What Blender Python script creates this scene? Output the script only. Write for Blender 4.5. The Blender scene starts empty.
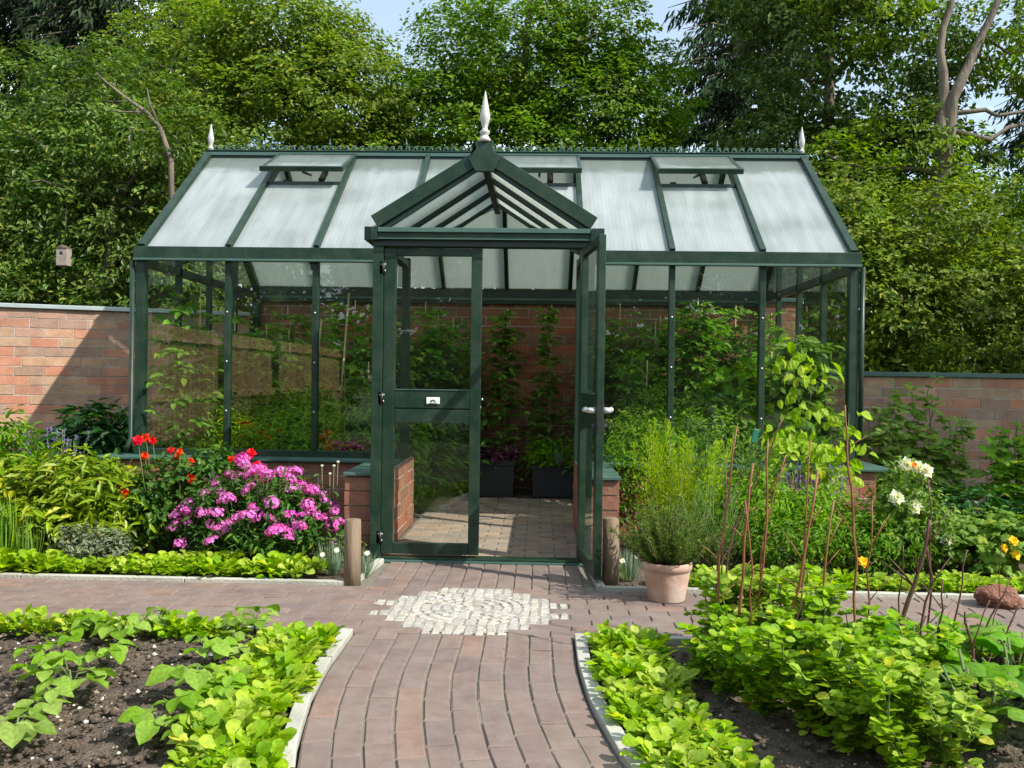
import bpy, math, random
import numpy as np
from mathutils import Vector, Matrix
PI = math.pi
rad = math.radians
S = bpy.context.scene
COL = S.collection
RNG = np.random.default_rng(11)
random.seed(5)

# ------------------------------------------------------------------ camera
F_PX = 870.0
cam_loc = Vector((0.354, -7.0, 1.25))
cam_rot = Matrix.Rotation(rad(1.84), 3, 'Z') @ Matrix.Rotation(rad(90 - 0.42), 3, 'X') @ Matrix.Rotation(rad(0.8), 3, 'Z')
cd = bpy.data.cameras.new('camera'); cam = bpy.data.objects.new('camera', cd); COL.objects.link(cam)
cam.matrix_world = Matrix.Translation(cam_loc) @ cam_rot.to_4x4()
cd.sensor_width = 36; cd.lens = F_PX / 1024 * 36
cd.clip_start = 0.05; cd.clip_end = 3000
S.camera = cam

def ray(px, py):
    return cam_rot @ Vector(((px - 512) / F_PX, (384 - py) / F_PX, -1))
def G(px, py, z=0.0):
    """world point seen at a pixel, on the ground height z"""
    d = ray(px, py); t = (z - cam_loc.z) / d.z
    return cam_loc + d * t
def P(px, py, Y):
    """world point seen at a pixel, at depth plane Y"""
    d = ray(px, py); t = (Y - cam_loc.y) / d.y
    return cam_loc + d * t

# ------------------------------------------------------------------ world and sun
sun_dir = Vector((1.9, -1.0, 2.07)).normalized()
elev = math.asin(sun_dir.z)
w = bpy.data.worlds.new('World'); S.world = w; w.use_nodes = True
nt = w.node_tree; nt.nodes.clear()
sky = nt.nodes.new('ShaderNodeTexSky'); sky.sky_type = 'NISHITA'; sky.sun_disc = False
sky.sun_elevation = elev
sky.sun_rotation = math.atan2(sun_dir.x, sun_dir.y)
sky.air_density = 1.0; sky.dust_density = 0.6; sky.ozone_density = .6
tc = nt.nodes.new('ShaderNodeTexCoord')
mp = nt.nodes.new('ShaderNodeMapping'); mp.inputs['Scale'].default_value = (1, 1, 2.6)
ns = nt.nodes.new('ShaderNodeTexNoise'); ns.inputs['Scale'].default_value = 3.2; ns.inputs['Detail'].default_value = 8; ns.inputs['Roughness'].default_value = .58
cr = nt.nodes.new('ShaderNodeValToRGB'); cr.color_ramp.elements[0].position = .47; cr.color_ramp.elements[1].position = .66; cr.color_ramp.elements[0].color = (.22, .22, .22, 1); mp.inputs['Location'].default_value = (.35, .2, .0)
mx = nt.nodes.new('ShaderNodeMixRGB'); mx.inputs[2].default_value = (9.6, 11.4, 12.2, 1)
bgn = nt.nodes.new('ShaderNodeBackground'); bgn.inputs[1].default_value = 0.125
out = nt.nodes.new('ShaderNodeOutputWorld')
L = nt.links.new
L(tc.outputs['Generated'], mp.inputs[0]); L(mp.outputs[0], ns.inputs[0]); L(ns.outputs[0], cr.inputs[0])
L(cr.outputs[0], mx.inputs[0]); L(sky.outputs[0], mx.inputs[1]); L(mx.outputs[0], bgn.inputs[0]); L(bgn.outputs[0], out.inputs[0])
sl = bpy.data.lights.new('sun', 'SUN'); sl.energy = 4.9; sl.angle = rad(0.55); sl.color = (1, .955, .87)
so = bpy.data.objects.new('sun', sl); COL.objects.link(so); so.rotation_euler = sun_dir.to_track_quat('Z', 'Y').to_euler(); so.location = (6, -6, 12)
S.view_settings.view_transform = 'Standard'; S.view_settings.look = 'None'; S.view_settings.gamma = 1; S.view_settings.exposure = 0.55
S.view_settings.use_curve_mapping = False
S.render.engine = 'CYCLES'
try:
    S.cycles.max_bounces = 7; S.cycles.transparent_max_bounces = 14; S.cycles.transmission_bounces = 6
    S.cycles.diffuse_bounces = 3; S.cycles.glossy_bounces = 2; S.cycles.caustics_reflective = False; S.cycles.caustics_refractive = False
    S.cycles.sample_clamp_indirect = 6
except Exception: pass

# ------------------------------------------------------------------ materials
def newmat(name):
    m = bpy.data.materials.new(name); m.use_nodes = True; m.node_tree.nodes.clear(); return m, m.node_tree.nodes, m.node_tree.links.new
def ramp(N, cols, pos=None, interp='LINEAR'):
    r = N.new('ShaderNodeValToRGB'); r.color_ramp.interpolation = interp
    el = r.color_ramp.elements
    while len(el) < len(cols): el.new(.5)
    n = len(cols)
    for i, c in enumerate(cols):
        el[i].position = pos[i] if pos else (i / (n - 1) if interp == 'LINEAR' else i / n)
        el[i].color = (*c, 1)
    return r

HUE = {'laurel leaves': 1.02, 'hornbeam leaves': 1.02, 'beech leaves': 1.0, 'dark broad leaves': 1.0, 'yellow green leaves': 1.0, 'lime edging leaves': .98, 'fennel leaves': 1.12, 'glossy shrub leaves': 1.1}
BRIGHT = {'laurel leaves': 1.5, 'hornbeam leaves': 1.25, 'beech leaves': 1.25, 'dark broad leaves': 1.15, 'yellow green leaves': 1.35}
def leaf_mat(name, cols, rough=.45, trans=.35, var=.35, spec=.5, bright=1.0):
    m, N, K = newmat(name)
    g = N.new('ShaderNodeNewGeometry'); bright *= BRIGHT.get(name, 1.0); r = ramp(N, [(c[0] * HUE.get(name, 1.04) * bright, c[1] * bright, c[2] * bright) for c in cols])
    K(g.outputs['Random Per Island'], r.inputs[0])
    gt = N.new('ShaderNodeMath'); gt.operation = 'GREATER_THAN'; gt.inputs[1].default_value = .955; K(g.outputs['Random Per Island'], gt.inputs[0])
    yl = N.new('ShaderNodeMixRGB'); yl.blend_type = 'MULTIPLY'; yl.inputs[2].default_value = (1.2, 1.0, .7, 1); K(gt.outputs[0], yl.inputs[0]); K(r.outputs[0], yl.inputs[1])
    t = N.new('ShaderNodeTexCoord'); n = N.new('ShaderNodeTexNoise'); n.inputs['Scale'].default_value = 1.3; n.inputs['Detail'].default_value = 3
    K(t.outputs['Object'], n.inputs[0])
    hsv = N.new('ShaderNodeHueSaturation')
    mr = N.new('ShaderNodeMapRange'); mr.inputs[1].default_value = .3; mr.inputs[2].default_value = .7
    mr.inputs[3].default_value = 1 - var; mr.inputs[4].default_value = 1 + var
    K(n.outputs[0], mr.inputs[0]); K(mr.outputs[0], hsv.inputs['Value']); K(yl.outputs[0], hsv.inputs['Color'])
    oi = N.new('ShaderNodeObjectInfo'); m1 = N.new('ShaderNodeMapRange'); m1.inputs[3].default_value = 1.02; m1.inputs[4].default_value = 1.22; K(oi.outputs['Random'], m1.inputs[0]); K(m1.outputs[0], hsv.inputs['Saturation'])
    m3 = N.new('ShaderNodeMapRange'); m3.inputs[3].default_value = .488; m3.inputs[4].default_value = .512; K(oi.outputs['Random'], m3.inputs[0]); K(m3.outputs[0], hsv.inputs['Hue'])
    n5 = N.new('ShaderNodeTexNoise'); n5.inputs['Scale'].default_value = 70; n5.inputs['Detail'].default_value = 2; K(t.outputs['Object'], n5.inputs[0])
    m5 = N.new('ShaderNodeMapRange'); m5.inputs[1].default_value = .35; m5.inputs[2].default_value = .65; m5.inputs[3].default_value = .80; m5.inputs[4].default_value = 1.16; K(n5.outputs[0], m5.inputs[0])
    m6 = N.new('ShaderNodeMath'); m6.operation = 'MULTIPLY'; K(mr.outputs[0], m6.inputs[0]); K(m5.outputs[0], m6.inputs[1]); K(m6.outputs[0], hsv.inputs['Value'])
    b = N.new('ShaderNodeBsdfPrincipled'); b.inputs['Roughness'].default_value = min(.7, rough + .08); b.inputs['Specular IOR Level'].default_value = spec * .6
    K(hsv.outputs[0], b.inputs['Base Color'])
    tl = N.new('ShaderNodeBsdfTranslucent')
    mc = N.new('ShaderNodeMixRGB'); mc.blend_type = 'MULTIPLY'; mc.inputs[0].default_value = 1; mc.inputs[2].default_value = (1.5, 1.7, .55, 1)
    K(hsv.outputs[0], mc.inputs[1]); K(mc.outputs[0], tl.inputs[0])
    ms = N.new('ShaderNodeMixShader'); ms.inputs[0].default_value = trans
    K(b.outputs[0], ms.inputs[1]); K(tl.outputs[0], ms.inputs[2])
    o = N.new('ShaderNodeOutputMaterial'); K(ms.outputs[0], o.inputs[0])
    return m

def surf_mat(name, cols, scale=8, rough=.7, bump=.15, metal=0, detail=6, island=None, stain=0, stainscale=1.6, spec=.5, stretch=(1, 1, 1), bscale=None, coord='Object', bdist=.01, staincol=None):
    """procedural surface: noise-driven colour, optional per-island tint, bump"""
    m, N, K = newmat(name)
    t = N.new('ShaderNodeTexCoord'); mpp = N.new('ShaderNodeMapping'); mpp.inputs['Scale'].default_value = stretch
    K(t.outputs[coord], mpp.inputs[0])
    n = N.new('ShaderNodeTexNoise'); n.inputs['Scale'].default_value = scale; n.inputs['Detail'].default_value = detail; n.inputs['Roughness'].default_value = .62
    K(mpp.outputs[0], n.inputs[0])
    r = ramp(N, cols, [.25 + .5 * i / max(1, len(cols) - 1) for i in range(len(cols))]); K(n.outputs[0], r.inputs[0])
    colout = r.outputs[0]
    if island:
        g = N.new('ShaderNodeNewGeometry'); r2 = ramp(N, island, interp='CONSTANT'); K(g.outputs['Random Per Island'], r2.inputs[0])
        mm = N.new('ShaderNodeMixRGB'); mm.blend_type = 'MULTIPLY'; mm.inputs[0].default_value = 1
        K(r.outputs[0], mm.inputs[1]); K(r2.outputs[0], mm.inputs[2]); colout = mm.outputs[0]
    if stain:
        n7 = N.new('ShaderNodeTexNoise'); n7.inputs['Scale'].default_value = stainscale; n7.inputs['Detail'].default_value = 9; n7.inputs['Roughness'].default_value = .7; K(t.outputs[coord], n7.inputs[0])
        m7 = N.new('ShaderNodeMapRange'); m7.inputs[1].default_value = .4; m7.inputs[2].default_value = .68; m7.inputs[3].default_value = 0; m7.inputs[4].default_value = stain; K(n7.outputs[0], m7.inputs[0])
        x7 = N.new('ShaderNodeMixRGB'); x7.inputs[2].default_value = (*(staincol or (.07, .07, .05)), 1); K(m7.outputs[0], x7.inputs[0]); K(colout, x7.inputs[1]); colout = x7.outputs[0]
    b = N.new('ShaderNodeBsdfPrincipled'); b.inputs['Metallic'].default_value = metal; b.inputs['Specular IOR Level'].default_value = spec
    K(colout, b.inputs['Base Color'])
    rr = N.new('ShaderNodeMapRange'); rr.inputs[3].default_value = max(0, rough - .12); rr.inputs[4].default_value = min(1, rough + .12); K(n.outputs[0], rr.inputs[0]); K(rr.outputs[0], b.inputs['Roughness'])
    if bump:
        n2 = N.new('ShaderNodeTexNoise'); n2.inputs['Scale'].default_value = bscale or scale * 5; n2.inputs['Detail'].default_value = 5; K(mpp.outputs[0], n2.inputs[0])
        bp = N.new('ShaderNodeBump'); bp.inputs['Strength'].default_value = bump; bp.inputs['Distance'].default_value = bdist; K(n2.outputs[0], bp.inputs['Height']); K(bp.outputs[0], b.inputs['Normal'])
    o = N.new('ShaderNodeOutputMaterial'); K(b.outputs[0], o.inputs[0])
    return m

def glass_mat(name, tint=(.9, .95, .92), refl=1.6, dirt=.05):
    m, N, K = newmat(name)
    tr = N.new('ShaderNodeBsdfTransparent'); tr.inputs[0].default_value = (*tint, 1)
    gl = N.new('ShaderNodeBsdfGlossy'); gl.inputs['Roughness'].default_value = .012; gl.inputs[0].default_value = (1, 1, 1, 1)
    fr = N.new('ShaderNodeLayerWeight'); fr.inputs[0].default_value = .5
    pw = N.new('ShaderNodeMath'); pw.operation = 'POWER'; pw.inputs[1].default_value = 4.5; K(fr.outputs['Facing'], pw.inputs[0])
    mu = N.new('ShaderNodeMath'); mu.operation = 'MULTIPLY_ADD'; mu.inputs[1].default_value = .9; mu.inputs[2].default_value = .045 * refl; mu.use_clamp = True
    K(pw.outputs[0], mu.inputs[0])
    t = N.new('ShaderNodeTexCoord'); n = N.new('ShaderNodeTexNoise'); n.inputs['Scale'].default_value = 1.6; n.inputs['Detail'].default_value = 2; K(t.outputs['Object'], n.inputs[0])
    bp = N.new('ShaderNodeBump'); bp.inputs['Strength'].default_value = .05; bp.inputs['Distance'].default_value = .02; K(n.outputs[0], bp.inputs['Height']); K(bp.outputs[0], gl.inputs['Normal'])
    ms = N.new('ShaderNodeMixShader'); K(mu.outputs[0], ms.inputs[0]); K(tr.outputs[0], ms.inputs[1]); K(gl.outputs[0], ms.inputs[2])
    df = N.new('ShaderNodeBsdfDiffuse'); df.inputs[0].default_value = (.6, .62, .58, 1)
    n3 = N.new('ShaderNodeTexNoise'); n3.inputs['Scale'].default_value = 5; n3.inputs['Detail'].default_value = 7; K(t.outputs['Object'], n3.inputs[0])
    mr = N.new('ShaderNodeMapRange'); mr.inputs[1].default_value = .35; mr.inputs[2].default_value = .8; mr.inputs[3].default_value = dirt * .3; mr.inputs[4].default_value = dirt * 1.8; K(n3.outputs[0], mr.inputs[0])
    m2 = N.new('ShaderNodeMixShader'); K(mr.outputs[0], m2.inputs[0]); K(ms.outputs[0], m2.inputs[1]); K(df.outputs[0], m2.inputs[2])
    o = N.new('ShaderNodeOutputMaterial'); K(m2.outputs[0], o.inputs[0])
    return m

def poly_mat(name):
    """twin-wall polycarbonate: milky, ribbed, a little see-through"""
    m, N, K = newmat(name)
    t = N.new('ShaderNodeTexCoord')
    wv = N.new('ShaderNodeTexWave'); wv.wave_type = 'BANDS'; wv.bands_direction = 'X'; wv.inputs['Scale'].default_value = 9; wv.inputs['Distortion'].default_value = .25
    K(t.outputs['Object'], wv.inputs[0])
    n = N.new('ShaderNodeTexNoise'); n.inputs['Scale'].default_value = 2.2; n.inputs['Detail'].default_value = 6; K(t.outputs['Object'], n.inputs[0])
    r = ramp(N, [(.36, .40, .40), (.50, .54, .55), (.58, .61, .63)], [.28, .48, .7]); K(n.outputs[0], r.inputs[0])
    # algae at the upper end of the sheet
    sx = N.new('ShaderNodeSeparateXYZ'); K(t.outputs['Object'], sx.inputs[0])
    n4 = N.new('ShaderNodeTexNoise'); n4.inputs['Scale'].default_value = 9; n4.inputs['Detail'].default_value = 5; K(t.outputs['Object'], n4.inputs[0])
    ad = N.new('ShaderNodeMath'); ad.operation = 'MULTIPLY_ADD'; ad.inputs[1].default_value = .16; K(n4.outputs[0], ad.inputs[0]); K(sx.outputs[2], ad.inputs[2])
    mr = N.new('ShaderNodeMapRange'); mr.inputs[1].default_value = 3.22; mr.inputs[2].default_value = 3.30; mr.inputs[3].default_value = 0; mr.inputs[4].default_value = .75; K(ad.outputs[0], mr.inputs[0])
    mg = N.new('ShaderNodeMixRGB'); mg.inputs[2].default_value = (.15, .18, .15, 1); K(mr.outputs[0], mg.inputs[0]); K(r.outputs[0], mg.inputs[1])
    b = N.new('ShaderNodeBsdfPrincipled'); b.inputs['Roughness'].default_value = .22
    wr_ = N.new('ShaderNodeMapRange'); wr_.inputs[3].default_value = .93; wr_.inputs[4].default_value = 1.02; K(wv.outputs[0], wr_.inputs[0])
    st = N.new('ShaderNodeMapping'); st.inputs['Scale'].default_value = (9, 1.2, 1.2); K(t.outputs['Object'], st.inputs[0]); n8 = N.new('ShaderNodeTexNoise'); n8.inputs['Scale'].default_value = 1.5; n8.inputs['Detail'].default_value = 8; K(st.outputs[0], n8.inputs[0])
    s8 = N.new('ShaderNodeMapRange'); s8.inputs[1].default_value = .35; s8.inputs[2].default_value = .65; s8.inputs[3].default_value = .84; s8.inputs[4].default_value = 1.05; K(n8.outputs[0], s8.inputs[0])
    m8 = N.new('ShaderNodeMath'); m8.operation = 'MULTIPLY'; K(wr_.outputs[0], m8.inputs[0]); K(s8.outputs[0], m8.inputs[1])
    h8 = N.new('ShaderNodeHueSaturation'); K(mg.outputs[0], h8.inputs['Color']); K(m8.outputs[0], h8.inputs['Value']); K(h8.outputs[0], b.inputs['Base Color'])
    bp = N.new('ShaderNodeBump'); bp.inputs['Strength'].default_value = .12; bp.inputs['Distance'].default_value = .004; K(wv.outputs[0], bp.inputs['Height']); K(bp.outputs[0], b.inputs['Normal'])
    tl = N.new('ShaderNodeBsdfTranslucent'); tl.inputs[0].default_value = (.80, .84, .78, 1)
    ms = N.new('ShaderNodeMixShader'); ms.inputs[0].default_value = .42; K(b.outputs[0], ms.inputs[1]); K(tl.outputs[0], ms.inputs[2])
    tp = N.new('ShaderNodeBsdfTransparent'); tp.inputs[0].default_value = (.9, .95, .9, 1)
    m2 = N.new('ShaderNodeMixShader'); m2.inputs[0].default_value = .25; K(ms.outputs[0], m2.inputs[1]); K(tp.outputs[0], m2.inputs[2])
    o = N.new('ShaderNodeOutputMaterial'); K(m2.outputs[0], o.inputs[0])
    return m

M = {}
M['frame'] = surf_mat('green powder coat', [(.005, .023, .012), (.008, .031, .017)], 3, .42, .03, spec=.35, stain=.16, stainscale=7, staincol=(.16, .17, .13))
M['frame_dark'] = surf_mat('dark green powder coat', [(.008, .022, .017), (.010, .028, .021)], 3, .4, .02)
M['cap'] = surf_mat('green painted sheet', [(.045, .10, .08), (.07, .13, .11)], 4, .4, .04)
M['zinc'] = surf_mat('pale zinc cap', [(.38, .43, .43), (.5, .55, .54)], 3, .42, .05, metal=.3)
M['silver'] = surf_mat('cast aluminium', [(.5, .5, .5), (.66, .66, .65)], 20, .38, .1, metal=.45)
M['black_metal'] = surf_mat('black fittings', [(.012, .012, .013), (.03, .03, .032)], 20, .4, .1)
M['glass'] = glass_mat('clear glass', refl=1.9, dirt=.006)
M['doorglass'] = glass_mat('door glass', (.95, .97, .95), 1.2, .006)
M['poly'] = poly_mat('twin wall sheet')
M['white'] = surf_mat('white plastic', [(.72, .74, .7), (.8, .82, .8)], 10, .4, .02)
M['mortar'] = surf_mat('mortar', [(.44, .39, .33), (.54, .49, .43)], 14, .95, .5)
BR = [(1, 1, 1), (1.2, .92, .8), (.88, .92, .94), (1.02, 1.1, 1.0), (1.2, 1.18, 1.02), (.98, .8, .74), (1.18, .86, .76), (.85, .88, .86)]
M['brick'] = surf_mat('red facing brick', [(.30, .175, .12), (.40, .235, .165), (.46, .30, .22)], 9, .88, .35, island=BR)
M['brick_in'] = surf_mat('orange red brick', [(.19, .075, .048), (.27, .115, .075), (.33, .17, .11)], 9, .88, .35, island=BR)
PV = [(1, 1, 1), (1.06, 1.0, .98), (.9, .9, .93), (1.0, .95, .94), (1.05, 1.03, 1.0), (.93, .9, .92), (.84, .82, .87), (1.18, 1.0, .88), (.97, .94, .93), (1.02, .98, .97), (.95, .93, .95), (1.12, 1.0, .93)]
M['paver'] = surf_mat('clay paver', [(.13, .090, .076), (.18, .132, .112), (.225, .172, .148)], 9, .82, .45, island=PV, stain=.35, staincol=(.24, .20, .165), stainscale=2.2, bscale=120, bdist=.004)
M['paver_in'] = surf_mat('dry clay paver', [(.22, .165, .13), (.29, .23, .18), (.35, .28, .225)], 7, .85, .3, island=[(1, 1, 1), (1.1, .98, .9), (.85, .86, .88), (1.15, 1.1, 1.02)])
M['sand'] = surf_mat('jointing sand', [(.10, .085, .07), (.17, .15, .12), (.12, .13, .08)], 10, .95, .4)
M['cobble'] = surf_mat('pale granite sett', [(.33, .31, .275), (.41, .39, .35), (.48, .46, .42)], 20, .8, .5, stain=.45, stainscale=6, staincol=(.24, .21, .17), island=[(1, 1, 1), (1.08, 1.02, .94), (.84, .84, .84), (.95, .93, .9), (1.1, 1.08, 1.04)])
M['kerb'] = surf_mat('concrete kerb', [(.36, .35, .30), (.46, .45, .39), (.52, .51, .46)], 12, .9, .5, stain=.55, stainscale=3, staincol=(.16, .15, .11))
M['terracotta'] = surf_mat('terracotta', [(.36, .19, .13), (.45, .27, .19), (.52, .42, .35)], 6, .85, .3, stain=.5, stainscale=5, staincol=(.55, .50, .44))
M['planter'] = surf_mat('black plastic', [(.016, .017, .019), (.03, .03, .034)], 12, .5, .1)
M['bark'] = surf_mat('bark', [(.05, .038, .026), (.12, .09, .06), (.2, .17, .12)], 7, .95, .9, stretch=(1, 1, .25), bdist=.04)
M['palebark'] = surf_mat('pale bark', [(.07, .055, .04), (.14, .11, .08), (.22, .18, .13)], 5, .9, .7, stretch=(1, 1, .3), bdist=.03)
M['stake'] = surf_mat('weathered log', [(.10, .065, .04), (.2, .14, .09), (.28, .21, .15)], 12, .9, .8, stretch=(1, 1, .15))
M['wood'] = surf_mat('fence board', [(.28, .17, .08), (.42, .27, .13), (.5, .34, .18)], 6, .85, .3, stretch=(1, 1, .12), island=[(1, 1, 1), (.85, .85, .85), (1.12, 1.08, 1.02), (.95, .9, .88)])
M['soil'] = surf_mat('garden soil', [(.075, .052, .037), (.15, .108, .078), (.24, .185, .14)], 26, .97, 1.0, detail=10, bscale=90, bdist=.03, stain=.7, stainscale=3.5, staincol=(.045, .032, .022))
M['pebble'] = surf_mat('chalk pebble', [(.5, .47, .42), (.68, .66, .61)], 30, .85, .3, island=[(1, 1, 1), (.6, .5, .4), (.85, .8, .72), (.45, .38, .32)])
M['sandstone'] = surf_mat('red sandstone', [(.15, .06, .04), (.26, .10, .06), (.34, .16, .10)], 12, .9, 1.0, bdist=.03, stain=.5, stainscale=9)
M['stick'] = surf_mat('red brown twig', [(.10, .030, .012), (.21, .075, .028), (.33, .16, .07)], 9, .6, .4, stretch=(1, 1, .4))
M['stickdark'] = surf_mat('dark twig', [(.035, .015, .012), (.09, .035, .022), (.15, .08, .04)], 9, .6, .4, stretch=(1, 1, .4))
M['cane'] = surf_mat('bamboo cane', [(.36, .27, .12), (.52, .42, .22)], 10, .6, .1)
M['stem'] = surf_mat('green stem', [(.07, .11, .025), (.13, .18, .05)], 12, .6, .1)
M['brownstem'] = surf_mat('woody stem', [(.08, .05, .025), (.16, .11, .06)], 12, .8, .3)
M['tie'] = surf_mat('green plastic tag', [(.0, .09, .05), (.01, .13, .08)], 12, .4, .05)
# leaves
M['l_laurel'] = leaf_mat('laurel leaves', [(.03, .055, .012), (.05, .085, .018), (.085, .12, .03), (.14, .17, .06)], .36, .3, .5)
M['l_beech'] = leaf_mat('hornbeam leaves', [(.05, .10, .010), (.08, .145, .015), (.13, .20, .022), (.19, .235, .03)], .5, .42, .35)
M['l_beech2'] = leaf_mat('beech leaves', [(.04, .085, .012), (.07, .13, .016), (.11, .18, .022), (.16, .21, .035)], .48, .4, .3)
M['l_dark'] = leaf_mat('dark broad leaves', [(.022, .05, .010), (.04, .08, .014), (.07, .12, .022), (.11, .16, .035)], .42, .3, .4)
M['l_ash'] = leaf_mat('yellow green leaves', [(.045, .08, .010), (.07, .115, .015), (.11, .155, .02), (.16, .20, .03)], .5, .4, .5)
M['l_spruce'] = leaf_mat('spruce needles', [(.010, .026, .008), (.018, .040, .012), (.035, .065, .02)], .8, .1, .3)
M['l_lime'] = leaf_mat('lime edging leaves', [(.16, .27, .025), (.24, .36, .04), (.33, .43, .06), (.42, .50, .10)], .5, .35, .2)
M['l_bean'] = leaf_mat('bean leaves', [(.13, .24, .035), (.18, .31, .05), (.24, .37, .08), (.30, .42, .12)], .5, .35, .2)
M['l_pea'] = leaf_mat('pea leaves', [(.13, .25, .02), (.19, .33, .03), (.26, .40, .05), (.36, .48, .09)], .5, .35, .25)
M['l_squash'] = leaf_mat('squash leaves', [(.10, .24, .03), (.16, .32, .05), (.21, .38, .07)], .55, .4, .2)
M['l_peony'] = leaf_mat('glossy shrub leaves', [(.10, .18, .02), (.15, .25, .03), (.21, .31, .045), (.28, .37, .07)], .35, .3, .25)
M['l_hell'] = leaf_mat('dark leathery leaves', [(.018, .055, .014), (.03, .085, .02), (.05, .115, .03)], .35, .25, .3)
M['l_grey'] = leaf_mat('grey green leaves', [(.10, .14, .08), (.16, .20, .13), (.23, .27, .18)], .7, .25, .2)
M['l_rose'] = leaf_mat('rose leaves', [(.03, .075, .015), (.055, .12, .025), (.10, .18, .04)], .4, .3, .25)
M['l_phlox'] = leaf_mat('phlox leaves', [(.03, .085, .02), (.06, .13, .03), (.10, .19, .04)], .5, .3, .25)
M['l_fern'] = leaf_mat('rosemary needles', [(.07, .14, .025), (.11, .20, .035), (.16, .26, .06)], .6, .3, .25)
M['l_fennel'] = leaf_mat('fennel leaves', [(.24, .38, .03), (.33, .47, .045), (.42, .55, .07)], .6, .4, .25)
M['l_tar'] = leaf_mat('tarragon leaves', [(.11, .20, .05), (.16, .27, .08), (.24, .35, .13)], .5, .35, .25)
M['l_yel'] = leaf_mat('yellow green climbing leaves', [(.20, .33, .03), (.28, .42, .05), (.38, .50, .09)], .5, .4, .2)
M['l_mid'] = leaf_mat('mid green leaves', [(.08, .17, .025), (.13, .24, .035), (.19, .31, .06)], .5, .35, .25)
M['l_blade'] = leaf_mat('grass blades', [(.10, .20, .04), (.16, .28, .06), (.22, .34, .09)], .5, .3, .2)
M['l_silver'] = leaf_mat('blue grey blades', [(.14, .22, .15), (.22, .30, .22), (.32, .39, .31)], .6, .25, .15)
M['l_tom'] = leaf_mat('tomato leaves', [(.08, .18, .03), (.12, .24, .04), (.19, .31, .07)], .55, .35, .25)
M['l_purple'] = leaf_mat('purple leaves', [(.05, .02, .03), (.10, .03, .05), (.16, .06, .09)], .5, .3, .2)
M['l_basil'] = leaf_mat('bright small leaves', [(.12, .25, .02), (.18, .33, .035), (.25, .4, .06)], .5, .4, .25)
M['f_pink'] = leaf_mat('magenta petals', [(.50, .09, .42), (.64, .16, .55), (.78, .36, .70), (.56, .11, .47)], .6, .3, .1)
M['f_red'] = leaf_mat('red petals', [(.55, .012, .008), (.75, .03, .012), (.85, .09, .03)], .5, .3, .1)
M['f_white'] = leaf_mat('white petals', [(.78, .78, .70), (.86, .86, .80)], .6, .25, .05)
M['f_apricot'] = leaf_mat('apricot petals', [(.85, .28, .06), (.9, .42, .12)], .6, .25, .05)
M['f_yellow'] = leaf_mat('yellow petals', [(.85, .48, .02), (.9, .6, .05)], .5, .3, .05)
M['f_lav'] = leaf_mat('lavender florets', [(.16, .10, .34), (.24, .16, .45), (.32, .24, .5)], .7, .2, .1)

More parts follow.
